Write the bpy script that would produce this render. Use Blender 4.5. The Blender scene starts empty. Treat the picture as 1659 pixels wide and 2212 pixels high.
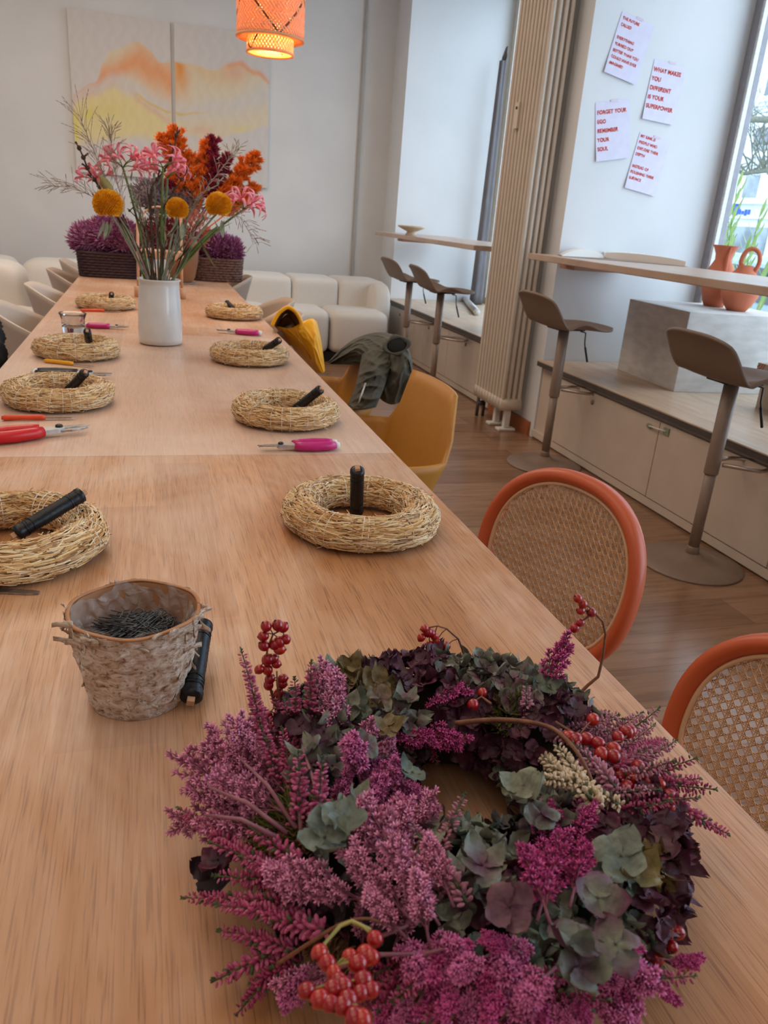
import bpy, math, random
from mathutils import Vector, Matrix, Quaternion
PI = math.pi
R = math.radians
random.seed(7)
scene = bpy.context.scene
COL = scene.collection

# ------------------------------------------------------------------ camera
CAMP = Vector((0, 0, 1.22))
FPX, CX, CY, W, H = 1670.18, 829.5, 1106.0, 1659.0, 2212.0
_yaw, _pit, _rol = 0.307636, 0.362872, -0.0793772
_f = Vector((math.sin(_yaw)*math.cos(_pit), math.cos(_yaw)*math.cos(_pit), -math.sin(_pit)))
_r = Vector((math.cos(_yaw), -math.sin(_yaw), 0))
_d = _f.cross(_r)
CR = math.cos(_rol)*_r + math.sin(_rol)*_d
CD = -math.sin(_rol)*_r + math.cos(_rol)*_d
CF = _f
cam_d = bpy.data.cameras.new('camera')
cam = bpy.data.objects.new('camera', cam_d)
COL.objects.link(cam)
scene.camera = cam
m = Matrix((CR, -CD, -CF)).transposed().to_4x4()
m.translation = CAMP
cam.matrix_world = m
cam_d.sensor_fit = 'HORIZONTAL'
cam_d.sensor_width = 36
cam_d.lens = 36*FPX/W
cam_d.clip_start = 0.05
cam_d.clip_end = 200
cam_d.dof.use_dof = True
cam_d.dof.focus_distance = 0.95
cam_d.dof.aperture_fstop = 19

# ------------------------------------------------------------------ world, daylight, exposure
wd = bpy.data.worlds.new('world')
scene.world = wd
wd.use_nodes = True
bg = wd.node_tree.nodes['Background']
bg.inputs[0].default_value = (0.66, 0.83, 1.0, 1)
bg.inputs[1].default_value = 3.9
scene.view_settings.view_transform = 'Standard'
scene.view_settings.look = 'None'
scene.view_settings.gamma = 1
scene.view_settings.use_curve_mapping = False
scene.view_settings.exposure = 0.08

def area(name, loc, direction, sx, sy, power, color, portal=False):
    l = bpy.data.lights.new(name, 'AREA')
    l.shape = 'RECTANGLE'
    l.size, l.size_y = sx, sy
    l.energy = power
    l.color = color
    o = bpy.data.objects.new(name, l)
    COL.objects.link(o)
    o.location = loc
    o.rotation_euler = Vector(direction).to_track_quat('-Z', 'Y').to_euler()
    if portal:
        l.cycles.is_portal = True
    return o
# window openings act as portals for the overcast sky
NICHES = [(4.96, 7.56), (1.5, 4.26), (-1.7, 1.1)]
WINX = 3.31
for y0, y1 in NICHES:
    area('window_portal', (WINX+.08, (y0+y1)/2, 1.9), (-1, 0, 0), y1-y0, 2.8, 1, (1, 1, 1), True)
WARM = (1.0, 0.80, 0.62)
area('warm_fill', (-0.6, 1.2, 3.3), (0, 0, -1), 2.2, 3.0, 26, WARM)  # unseen warm fill added under the ceiling, stands in for lamps out of view
area('warm_fill', (-0.4, 5.0, 3.3), (0, 0, -1), 2.0, 3.0, 62, WARM)
area('warm_fill', (-0.6, -2.0, 3.3), (0, 0, -1), 2.2, 2.0, 14, WARM)

# ------------------------------------------------------------------ helpers
def lin(h):
    h = h.lstrip('#')
    c = [int(h[i:i+2], 16)/255 for i in (0, 2, 4)]
    return tuple((x/12.92 if x <= 0.04045 else ((x+0.055)/1.055)**2.4) for x in c)

def ray(px, py):
    v = CR*((px-CX)/FPX) + CD*((py-CY)/FPX) + CF
    return v
def atz(px, py, z):
    d = ray(px, py); return CAMP + d*((z-CAMP.z)/d.z)
def aty(px, py, y):
    d = ray(px, py); return CAMP + d*(y/d.y)
def atx(px, py, x):
    d = ray(px, py); return CAMP + d*(x/d.x)
def proj(p):
    q = Vector(p)-CAMP
    w = q.dot(CF)
    return (CX+FPX*q.dot(CR)/w, CY+FPX*q.dot(CD)/w)

class NT:
    """small node-tree helper"""
    def __init__(s, name):
        s.m = bpy.data.materials.new(name); s.m.use_nodes = True
        s.t = s.m.node_tree; s.n = s.t.nodes; s.l = s.t.links
        s.b = s.n['Principled BSDF']
    def node(s, kind, **kw):
        n = s.n.new(kind)
        for k, v in kw.items():
            if k.startswith('i_'):
                key = k[2:]
                key = int(key) if key.isdigit() else key.replace('_', ' ')
                n.inputs[key].default_value = v
            else: setattr(n, k, v)
        return n
    def link(s, a, ao, b, bi): s.l.new(a.outputs[ao], b.inputs[bi])
    def coords(s, scale=(1, 1, 1), kind='Object', rot=(0, 0, 0)):
        tc = s.node('ShaderNodeTexCoord'); mp = s.node('ShaderNodeMapping')
        mp.inputs['Scale'].default_value = scale
        mp.inputs['Rotation'].default_value = rot
        s.link(tc, kind, mp, 'Vector'); return mp
    def noise(s, vec, scale, detail=3, rough=0.5, dist=0.0):
        n = s.node('ShaderNodeTexNoise')
        n.inputs['Scale'].default_value = scale; n.inputs['Detail'].default_value = detail
        n.inputs['Roughness'].default_value = rough; n.inputs['Distortion'].default_value = dist
        if vec: s.link(vec, 'Vector', n, 'Vector')
        return n
    def ramp(s, src, so, stops):
        r = s.node('ShaderNodeValToRGB'); e = r.color_ramp.elements
        while len(e) > 1: e.remove(e[-1])
        e[0].position = stops[0][0]; e[0].color = (*stops[0][1], 1)
        for p, c in stops[1:]:
            x = e.new(p); x.color = (*c, 1)
        s.link(src, so, r, 'Fac'); return r
    def mix(s, a, ao, b, bo, fac=None, fo=0, mode='MIX', f=0.5):
        x = s.node('ShaderNodeMix', data_type='RGBA', blend_type=mode)
        x.inputs['Factor'].default_value = f
        if fac is not None: s.link(fac, fo, x, 'Factor')
        if isinstance(a, tuple): x.inputs['A'].default_value = (*a, 1)
        else: s.l.new(a.outputs[ao], x.inputs['A'])
        if isinstance(b, tuple): x.inputs['B'].default_value = (*b, 1)
        else: s.l.new(b.outputs[bo], x.inputs['B'])
        return x
    def bump(s, src, so, strength, dist=0.01):
        b = s.node('ShaderNodeBump'); b.inputs['Strength'].default_value = strength
        b.inputs['Distance'].default_value = dist
        s.link(src, so, b, 'Height'); s.link(b, 'Normal', s.b, 'Normal'); return b

def mat(name, c1, c2=None, rough=0.6, scale=20, stretch=(1, 1, 1), bump=0.0, bscale=None, bdist=0.002,
        metal=0.0, spec=0.5, coat=0.0, sheen=0.0, sss=0.0, detail=3, lo=0.35, hi=0.65):
    t = NT(name); b = t.b
    c1 = lin(c1) if isinstance(c1, str) else c1
    b.inputs['Roughness'].default_value = rough
    b.inputs['Metallic'].default_value = metal
    b.inputs['Specular IOR Level'].default_value = spec
    b.inputs['Coat Weight'].default_value = coat
    b.inputs['Sheen Weight'].default_value = sheen
    vec = t.coords(stretch)
    c2 = c1 if c2 is None else (lin(c2) if isinstance(c2, str) else c2)
    n = t.noise(vec, scale, detail)
    r = t.ramp(n, 'Fac', [(lo, c1), (hi, c2)])
    t.link(r, 'Color', b, 'Base Color')
    if bump:
        n2 = t.noise(vec, bscale or scale*2, 4)
        t.bump(n2, 'Fac', bump, bdist)
    return t.m

def colmat(name, rough=0.6, attr='Col', bump=0.0, bscale=200, spec=0.4, trans=0.0, bdist=0.0005):
    """colour from the mesh's own colour attribute (petal colours with gap shade, painted canvas)"""
    t = NT(name)
    a = t.node('ShaderNodeVertexColor', layer_name=attr)
    t.link(a, 'Color', t.b, 'Base Color')
    t.b.inputs['Roughness'].default_value = rough
    t.b.inputs['Specular IOR Level'].default_value = spec
    if bump:
        n = t.noise(t.coords(), bscale, 3); t.bump(n, 'Fac', bump, bdist)
    return t.m

class M:
    """mesh collector: every call adds to ONE mesh"""
    def __init__(s): s.v = []; s.f = []; s.mi = []; s.c = []; s.sm = []
    def add(s, v, f, mi=0, col=None, smooth=True):
        o = len(s.v); s.v += [tuple(x) for x in v]
        for q in f: s.f.append(tuple(i+o for i in q)); s.mi.append(mi); s.sm.append(smooth)
        if col is None: s.c += [(1, 1, 1)]*len(v)
        elif isinstance(col, list): s.c += col
        else: s.c += [col]*len(v)
        return s
    def box(s, c, d, rot=None, mi=0, col=None):
        hx, hy, hz = d[0]/2, d[1]/2, d[2]/2
        P = [Vector((x*hx, y*hy, z*hz)) for x in (-1, 1) for y in (-1, 1) for z in (-1, 1)]
        if rot is not None: P = [rot @ p for p in P]
        P = [p+Vector(c) for p in P]
        return s.add(P, [(0, 1, 3, 2), (4, 6, 7, 5), (0, 4, 5, 1), (2, 3, 7, 6), (0, 2, 6, 4), (1, 5, 7, 3)], mi, col, False)
    def bx(s, x0, x1, y0, y1, z0, z1, mi=0):
        return s.box(((x0+x1)/2, (y0+y1)/2, (z0+z1)/2), (abs(x1-x0), abs(y1-y0), abs(z1-z0)), None, mi)
    def tube(s, pts, r, n=8, caps=True, mi=0, col=None, closed=False, flat=1.0, up=None):
        pts = [Vector(p) for p in pts]; k = len(pts)
        rs = r if isinstance(r, (list, tuple)) else [r]*k
        V = []; F = []
        ref = Vector(up) if up else None
        prev = None
        for i, p in enumerate(pts):
            if closed: t = pts[(i+1) % k]-pts[i-1]
            else: t = pts[min(i+1, k-1)]-pts[max(i-1, 0)]
            if t.length < 1e-9: t = Vector((0, 0, 1))
            t.normalize()
            if ref is not None: a = ref - t*ref.dot(t)
            elif prev is None:
                q = Vector((0, 0, 1)) if abs(t.z) < 0.9 else Vector((1, 0, 0)); a = q - t*q.dot(t)
            else: a = prev - t*prev.dot(t)
            if a.length < 1e-6: a = t.orthogonal()
            a.normalize(); prev = a; b = t.cross(a)
            for j in range(n):
                w = 2*PI*j/n
                V.append(p + a*(math.cos(w)*rs[i]*flat) + b*(math.sin(w)*rs[i]))
        m_ = k if closed else k-1
        for i in range(m_):
            for j in range(n):
                a0 = i*n+j; a1 = i*n+(j+1) % n; b0 = ((i+1) % k)*n+j; b1 = ((i+1) % k)*n+(j+1) % n
                F.append((a0, a1, b1, b0))
        if caps and not closed:
            F.append(tuple(range(n-1, -1, -1))); F.append(tuple((k-1)*n+j for j in range(n)))
        return s.add(V, F, mi, col)
    def lathe(s, prof, n=32, c=(0, 0, 0), mi=0, col=None, sx=1.0, sy=1.0, rot=None):
        V = []; F = []; k = len(prof)
        for (r, z) in prof:
            for j in range(n):
                w = 2*PI*j/n
                p = Vector((r*math.cos(w)*sx, r*math.sin(w)*sy, z))
                if rot is not None: p = rot @ p
                V.append(p+Vector(c))
        for i in range(k-1):
            for j in range(n):
                F.append((i*n+j, i*n+(j+1) % n, (i+1)*n+(j+1) % n, (i+1)*n+j))
        if prof[0][0] > 1e-6: F.append(tuple(range(n-1, -1, -1)))
        if prof[-1][0] > 1e-6: F.append(tuple((k-1)*n+j for j in range(n)))
        return s.add(V, F, mi, col)
    def ell(s, c, r, n=8, k=5, rot=None, mi=0, col=None):
        V = []; F = []
        for i in range(k+1):
            t = PI*i/k
            for j in range(n):
                w = 2*PI*j/n
                p = Vector((r[0]*math.sin(t)*math.cos(w), r[1]*math.sin(t)*math.sin(w), r[2]*math.cos(t)))
                if rot is not None: p = rot @ p
                V.append(p+Vector(c))
        for i in range(k):
            for j in range(n):
                F.append((i*n+j, (i+1)*n+j, (i+1)*n+(j+1) % n, i*n+(j+1) % n))
        return s.add(V, F, mi, col)
    def grid(s, fn, nu, nv, mi=0, closeu=False, closev=False, col=None):
        V = []; F = []; C = [] if callable(col) else None
        for i in range(nu+1):
            for j in range(nv+1):
                V.append(Vector(fn(i/nu, j/nv)))
                if C is not None: C.append(col(i/nu, j/nv))
        w = nv+1
        for i in range(nu):
            for j in range(nv): F.append((i*w+j, (i+1)*w+j, (i+1)*w+j+1, i*w+j+1))
        return s.add(V, F, mi, C if C is not None else col)
    def merge(s, o, mtx=None, mi=None, col=None):
        b = len(s.v)
        s.v += [tuple(mtx @ Vector(p)) for p in o.v] if mtx is not None else o.v
        s.f += [tuple(i+b for i in q) for q in o.f]
        s.mi += o.mi if mi is None else [mi]*len(o.f); s.sm += o.sm
        s.c += o.c if col is None else [col]*len(o.v)
        return s

def wloc(o):
    p = Vector((0, 0, 0))
    while o is not None: p += o.location; o = o.parent
    return p

def obj(name, mb, mats, parent=None, at=None, bevel=0, solid=0, sub=0, colors=False, weld=False):
    me = bpy.data.meshes.new(name)
    o0 = wloc(parent) if parent is not None else Vector((0, 0, 0))
    if at is not None: o0 = Vector(at)
    me.from_pydata([(p[0]-o0.x, p[1]-o0.y, p[2]-o0.z) for p in mb.v], [], mb.f)
    for x in (mats if isinstance(mats, (list, tuple)) else [mats]): me.materials.append(x)
    me.polygons.foreach_set('material_index', mb.mi)
    me.polygons.foreach_set('use_smooth', mb.sm)
    if colors:
        ca = me.color_attributes.new('Col', 'FLOAT_COLOR', 'POINT')
        ca.data.foreach_set('color', [x for c in mb.c for x in (c[0], c[1], c[2], 1.0)])
    me.update()
    o = bpy.data.objects.new(name, me); COL.objects.link(o)
    if parent is not None:
        o.parent = parent
        if at is not None: o.location = o0 - wloc(parent)
    elif at is not None: o.location = o0
    if weld:
        w = o.modifiers.new('w', 'WELD'); w.merge_threshold = 1e-5
    if solid:
        q = o.modifiers.new('s', 'SOLIDIFY'); q.thickness = solid; q.offset = 0
    if bevel:
        q = o.modifiers.new('b', 'BEVEL'); q.width = bevel; q.segments = 3; q.limit_method = 'ANGLE'; q.harden_normals = False
    if sub:
        q = o.modifiers.new('u', 'SUBSURF'); q.levels = sub; q.render_levels = sub
    return o

def tag(o, label, cat, group=None):
    o['label'] = label; o['category'] = cat
    if group: o['group'] = group
    return o
def thing(name, label, cat, loc, group=None):
    o = bpy.data.objects.new(name, None); COL.objects.link(o)
    o.location = loc; o.empty_display_size = 0.05
    return tag(o, label, cat, group)
def struct(name, mb, mats, **kw):
    o = obj(name, mb, mats, **kw)
    if kw.get('parent') is None: o['kind'] = 'structure'
    return o
KIDS = {}
def dup(root, loc, rot=(0, 0, 0), label=None, group=None, scale=None, matmap=None):
    """copy a thing with copies of its parts and sub-parts"""
    kids = [o for o in COL.objects if o.parent == root] if root.name not in KIDS else KIDS[root.name]
    KIDS[root.name] = kids
    r = root.copy(); COL.objects.link(r); r.location = loc; r.rotation_euler = rot
    if scale: r.scale = (scale,)*3
    if label: r['label'] = label
    if group: r['group'] = group
    for ch in kids:
        c = ch.copy(); COL.objects.link(c); c.parent = r
        for g in [o for o in list(COL.objects) if o.parent == ch]:
            d = g.copy(); COL.objects.link(d); d.parent = c
    return r
def remat(root, old, new):
    """give a copied thing its own colour"""
    for ch in [o for o in COL.objects if o.parent == root]+[root]:
        if ch.type == 'MESH' and any(x == old for x in ch.data.materials):
            ch.data = ch.data.copy()
            for i, x in enumerate(ch.data.materials):
                if x == old: ch.data.materials[i] = new
def rotz(a): return Matrix.Rotation(a, 3, 'Z')
def frame_to(d, up=(0, 0, 1)):
    """3x3 with local Z along d"""
    d = Vector(d).normalized(); u = Vector(up)
    x = u.cross(d)
    if x.length < 1e-4: x = Vector((1, 0, 0)).cross(d)
    x.normalize(); y = d.cross(x)
    return Matrix((x, y, d)).transposed()
def rnd(a, b): return random.uniform(a, b)
# ------------------------------------------------------------------ materials
def wood_table():
    t = NT('oak_tabletop'); b = t.b
    st = t.coords((1, 1, 1))
    # staves running along Y
    br = t.node('ShaderNodeTexBrick'); br.offset = 0.37; br.inputs['Scale'].default_value = 1
    mp = t.coords((1, 1, 1), rot=(0, 0, PI/2))
    t.link(mp, 'Vector', br, 'Vector')
    br.inputs['Brick Width'].default_value = 0.62; br.inputs['Row Height'].default_value = 0.095
    br.inputs['Mortar Size'].default_value = 0.0006; br.inputs['Mortar Smooth'].default_value = 0.3
    br.inputs['Color1'].default_value = (0, 0, 0, 1); br.inputs['Color2'].default_value = (1, 1, 1, 1)
    br.inputs['Mortar'].default_value = (0.3, 0.3, 0.3, 1)
    tone = t.ramp(br, 'Color', [(0, lin('#b57d50')), (0.5, lin('#c0885a')), (1, lin('#cb9568'))])
    g1 = t.noise(t.coords((26, 1.3, 1)), 3.0, 6, 0.6, 1.1)
    gr = t.ramp(g1, 'Fac', [(0.3, (0.76, 0.72, 0.67)), (0.5, (0.97, 0.96, 0.95)), (0.72, (1.08, 1.08, 1.08))])
    c = t.mix(tone, 'Color', gr, 'Color', mode='MULTIPLY', f=0.55)
    g2 = t.noise(t.coords((120, 3.0, 1)), 5.0, 3, 0.5)
    pr = t.ramp(g2, 'Fac', [(0.36, (0.42, 0.33, 0.26)), (0.46, (1, 1, 1))])
    c = t.mix(c, 'Result', pr, 'Color', mode='MULTIPLY', f=0.62)
    # pale scuffed and limed patches
    g3 = t.noise(t.coords((2.4, 1.6, 1)), 1.6, 4, 0.65, 0.4)
    sc = t.ramp(g3, 'Fac', [(0.44, (0, 0, 0)), (0.66, (1, 1, 1))])
    f3 = t.mix(sc, 'Color', g1, 'Fac', mode='MULTIPLY', f=1)
    c = t.mix(c, 'Result', lin('#dfc2ab'), None, f3, 'Result')
    # far tabletops paler: window glare and whitish wear put into the colour
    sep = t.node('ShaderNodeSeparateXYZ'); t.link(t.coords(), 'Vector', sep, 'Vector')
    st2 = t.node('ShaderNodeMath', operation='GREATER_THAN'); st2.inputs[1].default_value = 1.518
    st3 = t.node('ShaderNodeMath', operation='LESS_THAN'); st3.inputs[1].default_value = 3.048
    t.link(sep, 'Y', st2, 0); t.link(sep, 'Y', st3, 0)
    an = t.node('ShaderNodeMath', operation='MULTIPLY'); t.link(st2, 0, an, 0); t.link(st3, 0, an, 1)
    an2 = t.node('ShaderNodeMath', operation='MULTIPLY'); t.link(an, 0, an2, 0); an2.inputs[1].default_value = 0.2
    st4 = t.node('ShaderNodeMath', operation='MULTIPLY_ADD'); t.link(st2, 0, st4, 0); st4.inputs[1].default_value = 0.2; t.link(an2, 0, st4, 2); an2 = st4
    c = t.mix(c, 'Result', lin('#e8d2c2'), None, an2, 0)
    t.link(c, 'Result', b, 'Base Color')
    rr = t.ramp(g1, 'Fac', [(0.3, (0.42,)*3), (0.7, (0.31,)*3)])
    t.link(rr, 'Color', b, 'Roughness')
    t.bump(g2, 'Fac', 0.25, 0.0006)
    return t.m
def wood_floor():
    t = NT('laminate_floor'); b = t.b
    br = t.node('ShaderNodeTexBrick'); br.offset = 0.41
    t.link(t.coords((1, 1, 1)), 'Vector', br, 'Vector'); br.inputs['Scale'].default_value = 1
    br.inputs['Brick Width'].default_value = 1.25; br.inputs['Row Height'].default_value = 0.19
    br.inputs['Mortar Size'].default_value = 0.0012; br.inputs['Mortar Smooth'].default_value = 0.2
    br.inputs['Color1'].default_value = (0, 0, 0, 1); br.inputs['Color2'].default_value = (1, 1, 1, 1)
    br.inputs['Mortar'].default_value = (0.0, 0.0, 0.0, 1)
    tone = t.ramp(br, 'Color', [(0, lin('#83614a')), (1, lin('#9c7a60'))])
    g1 = t.noise(t.coords((1.4, 15, 1)), 2.2, 6, 0.6, 0.8)
    gr = t.ramp(g1, 'Fac', [(0.28, (0.55, 0.5, 0.45)), (0.5, (1, 1, 1)), (0.75, (1.25, 1.2, 1.15))])
    c = t.mix(tone, 'Color', gr, 'Color', mode='MULTIPLY', f=0.8)
    ml = t.ramp(br, 'Fac', [(0.3, (1, 1, 1)), (0.9, (0.5, 0.45, 0.4))])
    c = t.mix(c, 'Result', ml, 'Color', mode='MULTIPLY', f=0.8)
    t.link(c, 'Result', b, 'Base Color')
    b.inputs['Roughness'].default_value = 0.24
    t.bump(g1, 'Fac', 0.08, 0.001)
    return t.m
def wood_plain(name, c1, c2, stretch, rough=0.45):
    t = NT(name)
    g = t.noise(t.coords(stretch), 3, 5, 0.6, 0.6)
    r = t.ramp(g, 'Fac', [(0.3, lin(c1)), (0.7, lin(c2))])
    t.link(r, 'Color', t.b, 'Base Color'); t.b.inputs['Roughness'].default_value = rough
    t.bump(g, 'Fac', 0.06, 0.001)
    return t.m
def glass_thin(name, tint=(1, 1, 1), gl=0.08):
    t = NT(name); out = t.n['Material Output']
    tr = t.node('ShaderNodeBsdfTransparent'); tr.inputs[0].default_value = (*tint, 1)
    g = t.node('ShaderNodeBsdfGlossy'); g.inputs['Roughness'].default_value = 0.02
    lw = t.node('ShaderNodeLayerWeight'); pw = t.node('ShaderNodeMath', operation='POWER'); t.link(lw, 'Facing', pw, 0); pw.inputs[1].default_value = 5
    fr = t.node('ShaderNodeMath', operation='MULTIPLY_ADD'); t.link(pw, 0, fr, 0); fr.inputs[1].default_value = .8; fr.inputs[2].default_value = .04
    mx = t.node('ShaderNodeMixShader')
    t.l.new(fr.outputs[0], mx.inputs[0]); t.l.new(tr.outputs[0], mx.inputs[1]); t.l.new(g.outputs[0], mx.inputs[2])
    t.l.new(mx.outputs[0], out.inputs[0])
    return t.m
def emis(name, c, s):
    t = NT(name); t.b.inputs['Emission Color'].default_value = (*c, 1); t.b.inputs['Emission Strength'].default_value = s
    t.b.inputs['Base Color'].default_value = (*c, 1)
    return t.m
def petal_mat():
    t = NT('hydrangea_petal'); a = t.node('ShaderNodeVertexColor', layer_name='Col')
    n = t.noise(t.coords(), 160, 4, .6); r = t.ramp(n, 'Fac', [(.3, (.68, .64, .62)), (.5, (1, 1, 1)), (.7, (1.18, 1.15, 1.12))])
    c = t.mix(a, 'Color', r, 'Color', mode='MULTIPLY', f=.8); t.link(c, 'Result', t.b, 'Base Color')
    t.b.inputs['Roughness'].default_value = .55
    n2 = t.noise(t.coords(), 320, 3); t.bump(n2, 'Fac', .4, .0012)
    return t.m
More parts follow.
